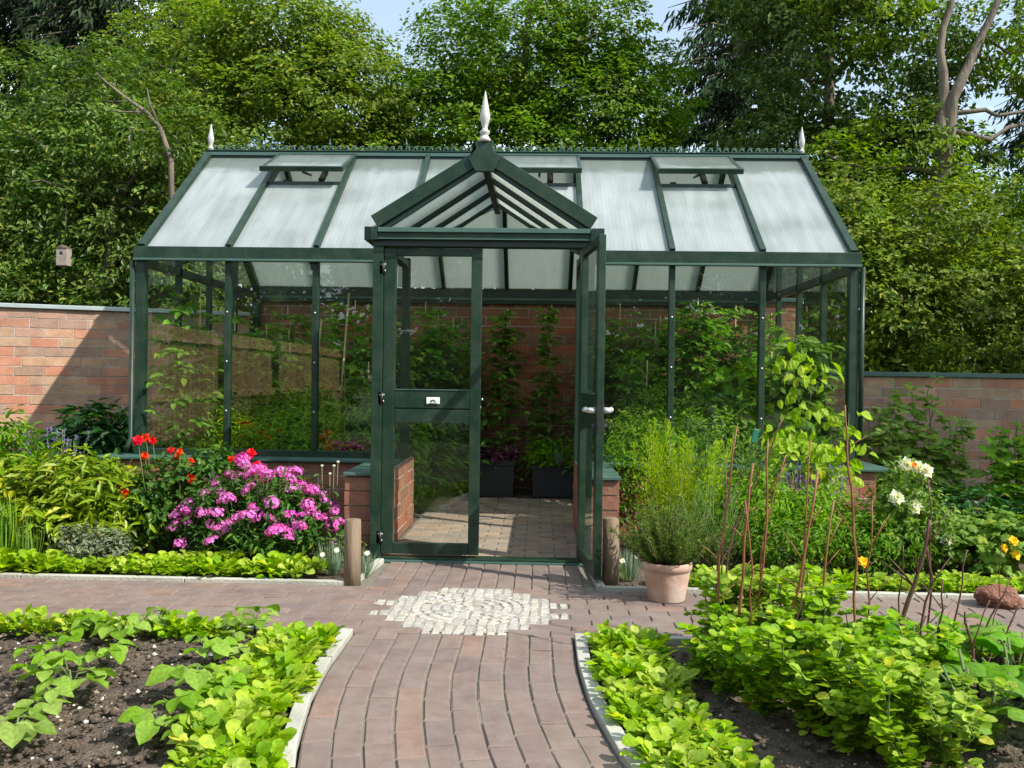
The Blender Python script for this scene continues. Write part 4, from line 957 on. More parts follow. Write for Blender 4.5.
for i_, (y_, q_) in enumerate(((-3.3, 'nearest the flower bed'), (-4.9, 'second from the flower bed'), (-6.6, 'furthest from the flower bed'))):
    tree('garden_shrub', 'green shrub in front of the wooden fence, ' + q_, (-3.15, y_), (-3.15, y_, .8), [(-3.15, y_, .55, .34, .7, .5), (-3.1, y_ + .3, .35, .3, .5, .35)], .03, M['l_mid'], 260, 10, .12, .08, seed=61 + i_, limbs=6, cat='shrub', group='shrubs along the wooden fence', zmin=.02, crown='foliage')

# ------------------------------------------------------------------ garden plants
def plant(name, label, cat, loc, blobs, ncl, per, spread, size, mat, T=T_LF, ratio=.5, seed=1, nst=8, stemr=.004, up=.5, shell=.35, group=None, stemmat=None, droop=.1, zmin=.01, outw=.6, part='foliage'):
    rng = np.random.default_rng(seed); root = empty(name, loc, label, cat, group)
    mb = MB(); cl = foliage(mb, blobs, ncl, per, spread, size, T, rng, ratio, up, shell, zmin, outw=outw, droop=droop); mb.build(part, mat, root)
    if nst:
        tb = MB()
        for i in range(nst):
            q = Vector(cl[rng.integers(len(cl))]); p = Vector((rng.normal(0, .02) + q.x * .35, rng.normal(0, .02) + q.y * .35, 0))
            tb.tube(limb_path(p, q, rng, .06, 5), [stemr, stemr * .9, stemr * .75, stemr * .6, stemr * .4], 5)
        tb.build('stem', stemmat or M['stem'], root)
    root['_cl'] = 0; del root['_cl']
    return root, cl
def flower_mesh(name, mat, r, layers, npet, cup=.5, ratio=.8, seed=0, T=T_LF):
    rng = np.random.default_rng(seed); b = MB(); Pn = []; A = []; N = []; Sz = []
    for l in range(layers):
        tilt = cup * (l + .3) / layers * 1.3
        for k in range(npet):
            th = 2 * PI * (k + .5 * (l % 2)) / npet + rng.normal(0, .12)
            dx = Vector((math.cos(th), math.sin(th), 0)); a = dx * math.cos(tilt) + Vector((0, 0, math.sin(tilt))); nn = Vector((0, 0, 1)) * math.cos(tilt) - dx * math.sin(tilt)
            Pn.append(tuple(dx * .04 * r + Vector((0, 0, .08 * r * l)))); A.append(tuple(a)); N.append(tuple(nn)); Sz.append(r * (1 - .22 * l / layers) * rng.uniform(.9, 1.1))
    b.scatter(T, Pn, A, N, Sz, ratio); me = b.mesh(name); me.materials.append(mat); return me
def phlox_head(seed):
    rng = np.random.default_rng(seed); b = MB(); n = 40; d = rnd(n, rng); d[:, 2] = abs(d[:, 2]) * .8 + .1; d = unit(d); Pn = []; A = []; N = []
    for i in range(n):
        c = Vector(d[i]) * .038 * rng.uniform(.7, 1.15); c.z *= .75; nn = Vector(d[i]); a0 = nn.orthogonal().normalized(); b0 = nn.cross(a0); ph = rng.uniform(0, 6)
        for k in range(5):
            th = ph + 2 * PI * k / 5; Pn.append(tuple(c)); A.append(tuple(a0 * math.cos(th) + b0 * math.sin(th) + nn * .2)); N.append(tuple(nn))
    b.scatter(T_RH, Pn, A, N, .0115, .9); me = b.mesh('flower_head'); me.materials.append(M['f_pink']); return me
def add_flowers(root, meshes, pts, name, rng, sc=(.8, 1.2), tilt=.5, face=None):
    for p in pts:
        o = bpy.data.objects.new(name, meshes[rng.integers(len(meshes))]); COL.objects.link(o); o.parent = root
        o.location = p; s_ = rng.uniform(*sc); o.scale = (s_, s_, s_)
        dirv = Vector((rng.normal(0, tilt), rng.normal(-.35, tilt), 1)) if face is None else Vector(face) + Vector(rng.normal(0, .2, 3))
        o.rotation_euler = dirv.to_track_quat('Z', 'Y').to_euler()

# edging plants (low lime rosettes)
def rosette(seed, n=74, s=.066, h=.06):
    rng = np.random.default_rng(seed); b = MB(); th = rng.uniform(0, 2 * PI, n); r = .10 * rng.random(n) ** .6; el = rng.uniform(.05, 1.0, n)
    Pn = np.stack([r * np.cos(th), r * np.sin(th), rng.uniform(.005, h, n)], 1); ph = th + rng.normal(0, .8, n)
    A = np.stack([np.cos(ph) * np.cos(el), np.sin(ph) * np.cos(el), np.sin(el)], 1)
    N = np.stack([-np.cos(ph) * np.sin(el), -np.sin(ph) * np.sin(el), np.cos(el)], 1) + rng.normal(0, .3, (n, 3))
    b.scatter(T_SP, Pn, A, N, s * rng.uniform(.6, 1.3, n), rng.uniform(.7, 1.0, n), smooth=True); me = b.mesh('foliage'); me.materials.append(M['l_lime']); return me
RS = [rosette(50 + i) for i in range(5)]
def edging(pts, label, group, sc=(.75, 1.15)):
    for (x, y) in pts:
        o = bpy.data.objects.new('edging_plant', RS[RNG.integers(5)]); COL.objects.link(o); o.location = (x, y, .0); s_ = RNG.uniform(*sc)
        o.scale = (s_, s_, s_ * RNG.uniform(.8, 1.25)); o.rotation_euler = (0, 0, RNG.uniform(0, 6.28)); tag(o, label, 'edging plant', group)
def lineup(x0, x1, y, st, jit=.03, rows=1, dy=.12):
    return [(x + RNG.normal(0, jit), y + r * dy + RNG.normal(0, jit * .6)) for r in range(rows) for x in np.arange(x0 + r * st / 2, x1, st)]
edging(lineup(-4.6, -.98, YB + .15, .135, rows=2), 'low lime green leafy plant edging the flower bed left of the doors', 'edging plants along the left flower bed')
edging([(-2.0, YB + .40), (-1.85, YB + .44), (-1.72, YB + .38), (-1.62, YB + .45)], 'lime green leafy plant in the raised clump behind the left edging row', 'lime green clump behind the left edging row', (1.0, 1.2))
edging(lineup(1.18, 5.2, YB + .15, .14, rows=2), 'low lime green leafy plant edging the flower bed right of the doors', 'edging plants along the right flower bed', (.65, 1.0))
edging(lineup(-4.2, -1.02, YF - .15, .13, rows=1), 'low lime green plant along the back edge of the left vegetable bed', 'edging plants at the back of the left vegetable bed', (.65, .95))
pl = []
for y in np.arange(-3.02, -4.6, -.105):
    c = float(cxa(np.float64(y))) - HW
    pl += [(c - .16 + RNG.normal(0, .02), y), (c - .29 + RNG.normal(0, .02), y + .05)]
edging([p for p in pl], 'lime green lettuce like plant in the left bed beside the curved path', 'edging plants beside the path on the left', (.75, 1.1))
pl = []
for y in np.arange(-2.93, -4.6, -.105):
    c = float(cxa(np.float64(y))) + HW
    pl += [(c + .17 + RNG.normal(0, .02), y), (c + .30 + RNG.normal(0, .02), y + .05)]
edging(pl, 'lime green lettuce like plant in the right bed beside the curved path', 'edging plants beside the path on the right', (.7, 1.0))
edging(lineup(2.0, 4.2, YF - .16, .14, rows=1), 'low lime green plant along the back edge of the right vegetable bed', 'edging plants at the back of the right vegetable bed', (.7, 1.0))

# bean plants
def bean(seed):
    rng = np.random.default_rng(seed); b = MB(); t = MB(); Pn = []; A = []; N = []; Sz = []
    nst = rng.integers(3, 5)
    t.tube([(0, 0, 0), (.005, 0, .07), (0, .01, .13)], [.006, .005, .004], 6)
    for i in range(nst + 1):
        th = 2 * PI * i / (nst + 1) + rng.normal(0, .3); h0 = rng.uniform(.06, .13); d = Vector((math.cos(th), math.sin(th), 0)); e = Vector((0, 0, h0)) + d * rng.uniform(.05, .085) + Vector((0, 0, rng.uniform(.02, .06)))
        t.tube([(0, 0, h0 * .8), tuple(Vector((0, 0, h0)) + d * .03 + Vector((0, 0, .03))), tuple(e)], [.003, .0026, .002], 5)
        for k, (da, s_) in enumerate(((0, 1.0), (1.5, .85), (-1.5, .85))):
            a = th + da; dd = Vector((math.cos(a), math.sin(a), rng.uniform(-.3, .15))); Pn.append(tuple(e)); A.append(tuple(dd)); N.append((rng.normal(0, .3), rng.normal(-.1, .3), 1)); Sz.append(.105 * s_ * rng.uniform(.75, 1.15))
    b.scatter(T_WV, Pn, A, N, Sz, .82, smooth=True)
    m1 = b.mesh('foliage'); m1.materials.append(M['l_bean']); m2 = t.mesh('stem'); m2.materials.append(M['stem']); return m1, m2
BN = [bean(70 + i) for i in range(5)]
bl_ = [(15, 745, 'at the lower left corner of the vegetable bed', 1.05), (42, 720, 'near the lower left corner behind the big drooping leaf', .9), (38, 678, 'at the left edge of the vegetable bed', 1.0), (70, 695, 'in the middle of the left hand row', 1.1), (62, 655, 'with upright leaves behind the left hand row', .85), (100, 665, 'at the back of the left hand row', .95), (120, 640, 'touching the lime edging at the back of the vegetable bed', .95), (92, 630, 'growing among the back edging left of the bigger pair', .8),
       (165, 730, 'nearest the camera in the right hand row', .95), (190, 742, 'beside the nearest one in the right hand row', .75), (195, 690, 'with the largest leaves in the right hand row', 1.1), (222, 700, 'at the edge of the lime rosettes in the right hand row', .85), (205, 660, 'third from the front in the right hand row', .95), (228, 655, 'third from the front, right neighbour', .8), (232, 634, 'at the back right of the vegetable bed', .8), (255, 625, 'standing at the end of the back edging row', .95), (160, 625, 'rising out of the back edging row centre', .8)]
for i, (px, py, where, s_) in enumerate(bl_):
    g = G(px, py + 8); r = empty('bean_plant', g, 'young green bean plant ' + where, 'bean plant', 'bean plants in the left vegetable bed', RNG.uniform(0, 6.28)); s_ *= .86; r.scale = (s_, s_, s_)
    for nm, me in zip(('foliage', 'stem'), BN[i % 5]):
        o = bpy.data.objects.new(nm, me); COL.objects.link(o); o.parent = r

# pea plants (dense mass on the right vegetable bed)
def pea(seed, h=.32):
    rng = np.random.default_rng(seed); root_b = MB(); t = MB(); 
    for s_ in range(6):
        th = rng.uniform(0, 6.28); q = Vector((math.cos(th) * .11, math.sin(th) * .11, h * rng.uniform(.7, 1.1)))
        pts = limb_path((0, 0, 0), q, rng, .12, 7); t.tube(pts, .0028, 5)
        for p in pts[1:]:
            m = 11; Pn = np.tile(np.array(p), (m, 1)); a = rng.uniform(0, 6.28, m); A = np.stack([np.cos(a), np.sin(a), rng.uniform(-.1, .7, m)], 1); N = np.stack([rng.normal(0, .4, m), rng.normal(0, .4, m), np.ones(m)], 1)
            Pn = Pn + unit(A) * .015; root_b.scatter(T_RD, Pn, A, N, rng.uniform(.028, .056, m), .95, smooth=True)
    m1 = root_b.mesh('foliage'); m1.materials.append(M['l_pea']); m2 = t.mesh('stem'); m2.materials.append(M['stem']); return m1, m2
PE = [pea(90 + i) for i in range(4)]
def put(name, meshes, loc, label, cat, group, sc, rz=None, names=('foliage', 'stem')):
    r = empty(name, loc, label, cat, group, RNG.uniform(0, 6.28) if rz is None else rz); r.scale = (sc, sc, sc)
    for nm, me in zip(names, meshes):
        o = bpy.data.objects.new(nm, me); COL.objects.link(o); o.parent = r
    return r
for i, (x, y) in enumerate([(x + RNG.normal(0, .03), y + RNG.normal(0, .03)) for y, xs in ((-3.0, np.arange(1.12, 1.8, .17)), (-3.2, np.arange(1.02, 1.85, .17)), (-3.38, np.arange(1.08, 1.85, .17)), (-3.56, np.arange(1.14, 1.9, .18)), (-3.74, np.arange(1.22, 1.75, .18)), (-3.9, np.arange(1.30, 1.75, .18)), (-4.06, np.arange(1.38, 1.8, .19)), (-4.2, np.arange(1.46, 1.8, .19))) for x in xs]):
    put('pea_plant', PE[i % 4], (x, y, 0), 'one of the bushy bright green pea plants massed under the twiggy sticks', 'pea plant', 'pea plants in the right vegetable bed', RNG.uniform(.75, 1.2) * (.66 if x < 1.12 and y > -3.3 else 1.0 if y > -3.3 else .9))
# squash plants behind them to the right
def squash(seed, mat='l_squash', n=11, r=.17, s=.20, h=.2):
    rng = np.random.default_rng(seed); b = MB(); t = MB(); Pn = []; A = []; N = []
    for i in range(n):
        th = 2 * PI * i / n * 1.9 + rng.normal(0, .2); q = Vector((math.cos(th) * r * rng.uniform(.3, 1), math.sin(th) * r * rng.uniform(.3, 1), h * rng.uniform(.6, 1.1)))
        t.tube(limb_path((0, 0, 0), q, rng, .05, 4), .005, 5); Pn.append(tuple(q)); A.append((math.cos(th), math.sin(th), rng.uniform(-.4, .1))); N.append((rng.normal(0, .25), rng.normal(-.2, .25), 1))
    b.scatter(T_LB, Pn, A, N, s * rng.uniform(.7, 1.1, n), 1.0, smooth=True); m1 = b.mesh('foliage'); m1.materials.append(M[mat]); m2 = t.mesh('stem'); m2.materials.append(M['stem']); return m1, m2
SQ = [squash(110 + i) for i in range(2)]
for i, (x, y, s_, wh) in enumerate([(1.98, -3.2, 1.05, 'behind the pea plants'), (2.25, -3.5, 1.1, 'beside the sticks at the right'), (1.95, -3.85, 1.15, 'nearest the camera at the lower right'), (2.45, -3.15, .95, 'furthest right by the cross path'), (2.45, -3.8, 1.1, 'at the right edge of the picture')]):
    put('squash_plant', SQ[i % 2], (x, y, 0), 'squash plant with broad bright green leaves ' + wh, 'squash plant', 'squash plants in the right vegetable bed', s_)

# sticks
def stick(pix, Y, r, mat, label, twigs=3, seed=0):
    rng = np.random.default_rng(seed); pts = [P(px, py, Y) for px, py in pix]
    base = pts[-1].copy(); pts.append(Vector((base.x + (base.x - pts[-2].x) * .3, Y, -.03)))
    pts = pts[::-1]; b0 = Vector((pts[0].x, pts[0].y, 0)); pts = [p - b0 for p in pts]
    # resample with slight kinks
    fin = []
    for a, c in zip(pts[:-1], pts[1:]):
        for t in (0, .33, .66):
            v = a.lerp(c, t); v += Vector(rng.normal(0, .0045, 3)); fin.append(v)
    fin.append(pts[-1])
    o = MB(); o.tube(fin, list(np.linspace(r, r * .55, len(fin)) * (1 + rng.uniform(-.1, .15, len(fin)))), 7)
    for k in range(twigs):
        i = rng.integers(len(fin) // 3, len(fin) - 2); p = fin[i]; d = Vector((rng.choice([-1, 1]) * rng.uniform(.5, 1), rng.normal(0, .4), rng.uniform(.6, 1.3))).normalized()
        ln = rng.uniform(.05, .17); o.tube([p, p + d * ln * .5 + Vector((0, 0, .005)), p + d * ln], [r * .45, r * .35, r * .2], 5)
    ob = o.build('garden_stick', mat); ob.location = b0
    return tag(ob, label, 'stick', 'twiggy sticks standing in the right vegetable bed')
st_, sd_ = M['stick'], M['stickdark']
sticks = [([(737, 426), (725, 520), (713, 640)], -3.25, .0065, st_, 'thin reddish stick, leftmost tall one of the stick row'),
    ([(784, 415), (762, 470), (733, 530), (722, 600), (715, 655)], -3.1, .006, sd_, 'dark bending twig crossing the leftmost tall sticks'),
    ([(753, 463), (744, 540), (737, 640)], -3.3, .008, st_, 'orange brown stick just right of the leftmost tall stick'),
    ([(768, 439), (765, 520), (758, 640)], -3.2, .0065, st_, 'straight brown stick with a forked tip above the pot plant'),
    ([(786, 455), (772, 500), (760, 560), (757, 620)], -3.05, .005, st_, 'slim brown stick leaning right behind the forked one'),
    ([(818, 470), (803, 560), (787, 650)], -3.35, .0075, st_, 'thick leaning orange stick with a pale cut top'),
    ([(834, 500), (824, 570), (813, 660)], -3.2, .007, st_, 'shorter leaning stick right of the thick orange one'),
    ([(845, 405), (847, 450), (852, 490), (856, 560), (853, 660)], -3.3, .0065, st_, 'tallest crooked red brown twig in front of the right corner post'),
    ([(928, 480), (929, 560), (930, 660)], -3.15, .0055, sd_, 'straight thin stick rising between the white roses'),
    ([(930, 520), (922, 560), (908, 600), (893, 660)], -3.3, .011, sd_, 'thick dark knotted branch leaning right near the white rose bush'),
    ([(925, 530), (932, 580), (918, 650)], -3.25, .007, sd_, 'short dark stick beside the knotted branch'),
    ([(967, 550), (958, 600), (948, 665)], -3.15, .005, sd_, 'slim dark stick at the right leaning over the cross path'),
    ([(1009, 582), (992, 615), (972, 665)], -3.2, .005, sd_, 'long thin dark twig leaning to the right edge'),
    ([(965, 612), (972, 645), (980, 700)], -3.45, .008, sd_, 'short thick dark peg near the lower right'),
    ([(1021, 597), (1008, 630), (992, 680)], -3.3, .004, sd_, 'thinnest twig, at the far right edge'),
    ([(781, 560), (782, 600), (783, 650)], -3.1, .004, sd_, 'short hair thin twig between the brown and orange sticks'),
    ([(803, 583), (797, 620), (787, 670)], -3.4, .006, sd_, 'short dark stick crossing the base of the thick orange stick'),
    ([(720, 540), (716, 590), (714, 640)], -3.05, .006, sd_, 'short dark green cane at the left end of the stick row'),
    ([(990, 600), (975, 640), (968, 690)], -3.6, .004, sd_, 'fine dark twig beside the thick dark peg'),
    ([(811, 440), (806, 520), (800, 600), (796, 650)], -3.15, .005, st_, 'slender brown stick behind the thick orange one'),
    ([(872, 500), (868, 570), (866, 655)], -3.1, .0055, st_, 'plain reddish stick right of the tallest crooked twig'),
    ([(903, 545), (900, 600), (896, 655)], -3.2, .005, sd_, 'dark stick between the crooked twig and the knotted branch'),
    ([(726, 470), (724, 550), (722, 640)], -3.0, .005, sd_, 'short dark cane beside the leftmost tall stick'),
    ([(745, 500), (752, 570), (748, 640)], -3.4, .005, st_, 'wavy orange twig between the left hand sticks'),
    ([(943, 580), (940, 625), (936, 680)], -3.5, .006, sd_, 'stubby dark stick right of the knotted branch'),
    ([(1002, 540), (1000, 600), (985, 650)], -3.0, .003, sd_, 'fine upright twig in front of the red stone')]
for i, (px, Y, r, m_, lb) in enumerate(sticks): stick(px, Y, r, m_, lb, twigs=4 if r > .005 else 1, seed=200 + i)
# green tag tied to the second tall stick
tg = P(755, 436, -3.28)
b = MB(); b.box(-.013, .013, -.004, .004, -.03, .03); o = b.build('plant_tag', M['tie'], None, bevel=.003); o.location = tg; o.rotation_euler = (0, .25, .3); tag(o, 'small green plastic tag hanging among the stick tips', 'tag')

# wooden stakes
for px, py, Yp, h, lb in ((352, 584, None, .385, 'short weathered round wooden stake left of the doors beside silvery grass'), (610, 584, None, .40, 'short weathered wooden stake right of the doors behind the open leaf')):
    g = G(px, py); b = MB(); b.tube([(0, 0, -.05), (.002, 0, h * .5), (0, 0, h), (0, 0, h + .004)], [.052, .051, .049, .042], 14)
    o = b.build('wooden_stake', M['stake']); o.location = g; tag(o, lb, 'stake')

# pot with rosemary
pg = G(667, 601)
pg = pg + Vector((0, .03, 0))
POT = empty('flower_pot', pg, 'pale terracotta flower pot holding a feathery rosemary right of the doors', 'plant pot')
b = MB(); b.lathe([(0, .0), (.108, 0), (.112, .01), (.128, .10), (.143, .185), (.144, .19), (.152, .193), (.154, .235), (.148, .24), (.138, .238), (.135, .20), (0, .195)], (0, 0, 0), 32); b.build('pot', M['terracotta'], POT)
b = MB(); b.lathe([(0, .212), (.136, .208)], (0, 0, 0), 24); b.build('potting_soil', M['soil'], POT); POT.scale = (.93, .93, .93)
rng = np.random.default_rng(301); RM = empty('rosemary', pg + Vector((0, 0, .2)), 'bushy green rosemary with upright needle sprigs growing in the terracotta pot', 'herb')
nb_ = MB(); tb = MB()
for i in range(110):
    th = rng.uniform(0, 6.28); sp = rng.uniform(.05, .95) ** .8; ln = rng.uniform(.18, .36) * (1 - .1 * sp)
    e = Vector((math.cos(th) * sp * 1.0, math.sin(th) * sp * .9, 1 - .5 * sp)).normalized(); p0 = Vector((math.cos(th), math.sin(th), 0)) * .08 * sp
    pts = [p0, p0 + e * ln * .5 + Vector((0, 0, -.02)), p0 + e * ln + Vector((0, 0, .04))]; tb.tube(pts, [.0035, .0025, .001], 4)
    m = 60; t = rng.uniform(.1, 1, m); pos = np.array(p0)[None] + np.array(e * ln)[None] * t[:, None] + np.array([0, 0, .04])[None] * (t ** 2)[:, None]
    A = np.array(e)[None] * .9 + rnd(m, rng) * .8; nb_.scatter(T_RH, pos, A, rnd(m, rng), rng.uniform(.024, .042, m), .17)
nb_.build('foliage', M['l_fern'], RM); tb.build('stem', M['brownstem'], RM)

# red sandstone rock
rg = G(1000, 606); import bmesh
bm = bmesh.new(); bmesh.ops.create_icosphere(bm, subdivisions=4, radius=1)
from mathutils import noise
for v in bm.verts:
    n_ = noise.noise(v.co * 1.3) * .35 + noise.noise(v.co * 4) * .1; v.co *= (1 + n_); v.co.x *= .125; v.co.y *= .09; v.co.z *= .07
me = bpy.data.meshes.new('rock'); bm.to_mesh(me); bm.free(); me.materials.append(M['sandstone'])
o = bpy.data.objects.new('rock', me); COL.objects.link(o); o.location = (rg.x, rg.y, .05); tag(o, 'rough red sandstone rock at the edge of the right flower bed', 'rock')

# ---- flower bed left of the doors
def at(px, Y): p = P(px, 500, Y); return (p.x, Y, 0)
phl, cl = plant('phlox_plant', 'large mound covered in magenta pink flower heads left of the doors', 'flowering plant', at(258, -1.12),
      [(0, 0, .34, .50, .30, .24), (-.22, .0, .30, .30, .25, .2), (.28, 0, .26, .26, .22, .2), (0, -.08, .16, .52, .25, .16)], 420, 12, .07, .055, M['l_phlox'], ratio=.32, seed=401, nst=40, stemr=.003)
rng = np.random.default_rng(402); heads = [phlox_head(i) for i in range(4)]; pts = []
while len(pts) < 98:
    th = rng.uniform(0, 6.28); u = rng.random() ** .5; x = math.cos(th) * u * .58; y = math.sin(th) * u * .34
    z = .60 - .42 * (x / .62) ** 2 * (1 if x > 0 else .9) - .16 * (y / .34) ** 2 - (.10 if y < 0 else 0) * u + rng.normal(0, .035)
    if y < -.15: z -= rng.uniform(0, .16)
    if y > .2: continue
    pts.append((x, y - .03, max(.12, z)))
add_flowers(phl, heads, pts, 'flower_head', rng, (.7, 1.4), .5)
tbm = MB()
for p in pts: tbm.tube([(p[0] * .6, p[1] * .6 + .02, p[2] * .45), (p[0] * .9, p[1] * .95, p[2] * .8), p], .0022, 4)
tbm.build('flower_stalk', M['stem'], phl)
# red rose
rr_, cl = plant('rose_bush', 'rose bush with scarlet red blooms left of the magenta mound', 'rose', at(185, -.95),
      [(0, 0, .42, .36, .25, .30), (-.18, -.05, .30, .25, .2, .25), (.2, 0, .45, .26, .2, .26), (.28, .05, .62, .2, .12, .14)], 300, 9, .06, .052, M['l_rose'], ratio=.6, seed=403, nst=22, stemr=.0045, stemmat=M['stem'])
redm = [flower_mesh('bloom', M['f_red'], .034, 3, 6, .9, .9, i) for i in range(3)]
rp = []
for px, py in ((138, 441), (146, 438), (153, 441), (145, 456), (171, 451), (180, 452), (178, 458), (190, 462), (191, 479), (122, 486), (125, 493), (232, 460), (238, 462), (251, 454), (257, 466), (262, 470), (248, 458), (124, 499)):
    q = P(px, py, -1.02 + rng.normal(0, .06)); rp.append(tuple(q - Vector(rr_.location)))
add_flowers(rr_, redm, rp, 'bloom', rng, (.8, 1.25), .3, face=(0, -.8, .6))
tbm = MB()
for p in rp: tbm.tube([(p[0] * .5, p[1] * .5, .1), (p[0] * .85, p[1] * .9, p[2] * .6), p], [.004, .003, .002], 5)
tbm.build('flower_stalk', M['stem'], rr_)
plant('peony_bush', 'big glossy mid green shrub at the left end of the flower bed', 'shrub', at(62, -.95),
      [(0, 0, .38, .42, .3, .30), (-.38, -.05, .34, .36, .3, .28), (.28, -.05, .42, .32, .25, .26), (.5, -.15, .25, .2, .2, .2), (-.1, -.2, .2, .6, .2, .18)], 520, 9, .08, .10, M['l_peony'], ratio=.30, seed=404, nst=30, stemr=.005, up=.45)
plant('hellebore_clump', 'dark leathery leaved clump in the shade against the left wall', 'plant', at(100, .35),
      [(0, 0, .62, .42, .3, .34), (-.22, 0, .45, .3, .25, .3), (.2, 0, .42, .32, .25, .3)], 300, 8, .10, .15, M['l_hell'], ratio=.30, seed=405, nst=18, stemr=.006, up=.8)
plant('lily_plant', 'tall pale green leafy plant at the far left edge below the sunny wall', 'plant', at(4, -.45),
      [(0, 0, .55, .30, .2, .40), (-.3, 0, .5, .3, .25, .4)], 300, 8, .07, .075, M['l_mid'], ratio=.3, seed=406, nst=12, stemr=.005)
def spikes(name, label, loc, n, h, r, leafm, flm, seed, flh=.12, cat='lavender'):
    rng = np.random.default_rng(seed); root = empty(name, loc, label, cat); lf = MB(); tb = MB(); fl = MB()
    for i in range(n):
        th = rng.uniform(0, 6.28); rr = r * rng.random() ** .5; b0 = Vector((math.cos(th) * rr * .4, math.sin(th) * rr * .4, 0)); e = Vector((math.cos(th) * rr, math.sin(th) * rr, h * rng.uniform(.7, 1.1)))
        tb.tube([b0, b0.lerp(e, .5) + Vector((0, 0, .02)), e], .0022, 4)
        m = 12; t = rng.uniform(.05, .75, m); pos = np.array(b0) + np.array(e - b0)[None] * t[:, None]; lf.scatter(T_RH, pos, rnd(m, rng) * .7 + np.array([0, 0, .8]), rnd(m, rng), rng.uniform(.04, .07, m), .14)
        m = 26; t = rng.uniform(1 - flh / h, 1.0, m); pos = np.array(b0) + np.array(e - b0)[None] * t[:, None] + rnd(m, rng) * .006; fl.scatter(T_RH, pos, rnd(m, rng) + np.array([0, 0, .5]), rnd(m, rng), rng.uniform(.010, .018, m), .7)
    lf.build('foliage', leafm, root); tb.build('stem', M['stem'], root); fl.build('flower_spike', flm, root); return root
spikes('lavender_plant', 'lavender with dusky purple spikes against the foot of the left wall', at(52, -.1), 46, .72, .30, M['l_grey'], M['f_lav'], 410, .10)
spikes('lavender_plant', 'lavender in bloom in front of the plinth right of the doors', at(806, -.75), 60, .62, .30, M['l_grey'], M['f_lav'], 411, .12)
plant('sage_plant', 'low grey green sage behind the lime edging on the left', 'herb', at(86, -1.45), [(0, 0, .13, .20, .14, .12), (.14, .03, .12, .14, .12, .1)], 170, 8, .05, .04, M['l_grey'], ratio=.4, seed=412, nst=10)
def tuft(name, label, loc, n, h, r, mat, seed, wd=.03, cat='grass clump', group=None):
    rng = np.random.default_rng(seed); b = MB(); th = rng.uniform(0, 6.28, n); sp = rng.random(n) ** .7
    Pn = np.stack([np.cos(th) * .05 * sp, np.sin(th) * .05 * sp, np.zeros(n)], 1); A = np.stack([np.cos(th) * sp * r / h, np.sin(th) * sp * r / h, np.ones(n)], 1); N = np.stack([np.cos(th) * -1, np.sin(th) * -1, sp * .5], 1)
    b.scatter(T_BL, Pn, A, -N, h * rng.uniform(.6, 1.1, n), wd); o = b.build(name, mat); o.location = loc; return tag(o, label, cat, group)
tuft('iris_clump', 'clump of upright narrow green blades at the far left of the flower bed', at(5, -1.45), 60, .42, .18, M['l_blade'], 413, .045)
tuft('iris_clump', 'smaller clump of narrow green blades right of the leftmost blade clump', at(28, -1.5), 55, .30, .14, M['l_blade'], 414, .045)
for i, (px, Yp, h, lb) in enumerate(((334, -1.55, .20, 'silvery blue grass left of the left wooden stake'), (364, -1.62, .17, 'silvery blue grass with white flowers right of the left wooden stake'), (630, -1.55, .20, 'silvery grass clump between the right stake and the terracotta pot'))):
    o = tuft('dianthus_clump', lb, at(px, Yp), 130, h, .18, M['l_silver'], 415 + i, .035, 'plant')
    add_flowers(o, [flower_mesh('bloom', M['f_white'], .018, 2, 5, .3, .8, 9)], [(-.05 + .09 * q, -.08, .13 + .03 * q) for q in range(2)], 'bloom', rng, (.9, 1.1), .2, face=(0, -.8, .6))
plant('sedum_plant', 'leafy green filler between the rose and the plinth left of the doors', 'plant', at(150, -.6), [(0, 0, .3, .5, .2, .26), (.6, 0, .24, .4, .2, .22), (-.4, 0, .3, .3, .2, .25)], 260, 8, .08, .06, M['l_rose'], ratio=.45, seed=417, nst=10)
# dry seed heads beside the phlox
DR = empty('dried_flower', at(330, -.75), 'thin dry stalks with pale heads between the magenta mound and the left door', 'dried plant')
tbm = MB(); hd = MB()
for px, py in ((322, 466), (334, 466), (338, 462), (330, 474)):
    q = P(px, py, -.75) - Vector(DR.location); tbm.tube([(q.x * .6, 0, 0), (q.x * .9, 0, q.z * .6), q], .002, 4); hd.lathe([(0, -.012), (.010, -.004), (.012, .006), (0, .012)], q, 8)
tbm.build('stem', M['cane'], DR); hd.build('seed_head', M['f_white'], DR)
plant('low_herb', 'dark small leaved herb at the foot of the brick pier left of the doors', 'herb', at(338, -1.2), [(0, 0, .1, .16, .12, .1)], 90, 8, .05, .035, M['l_rose'], ratio=.5, seed=418, nst=6)

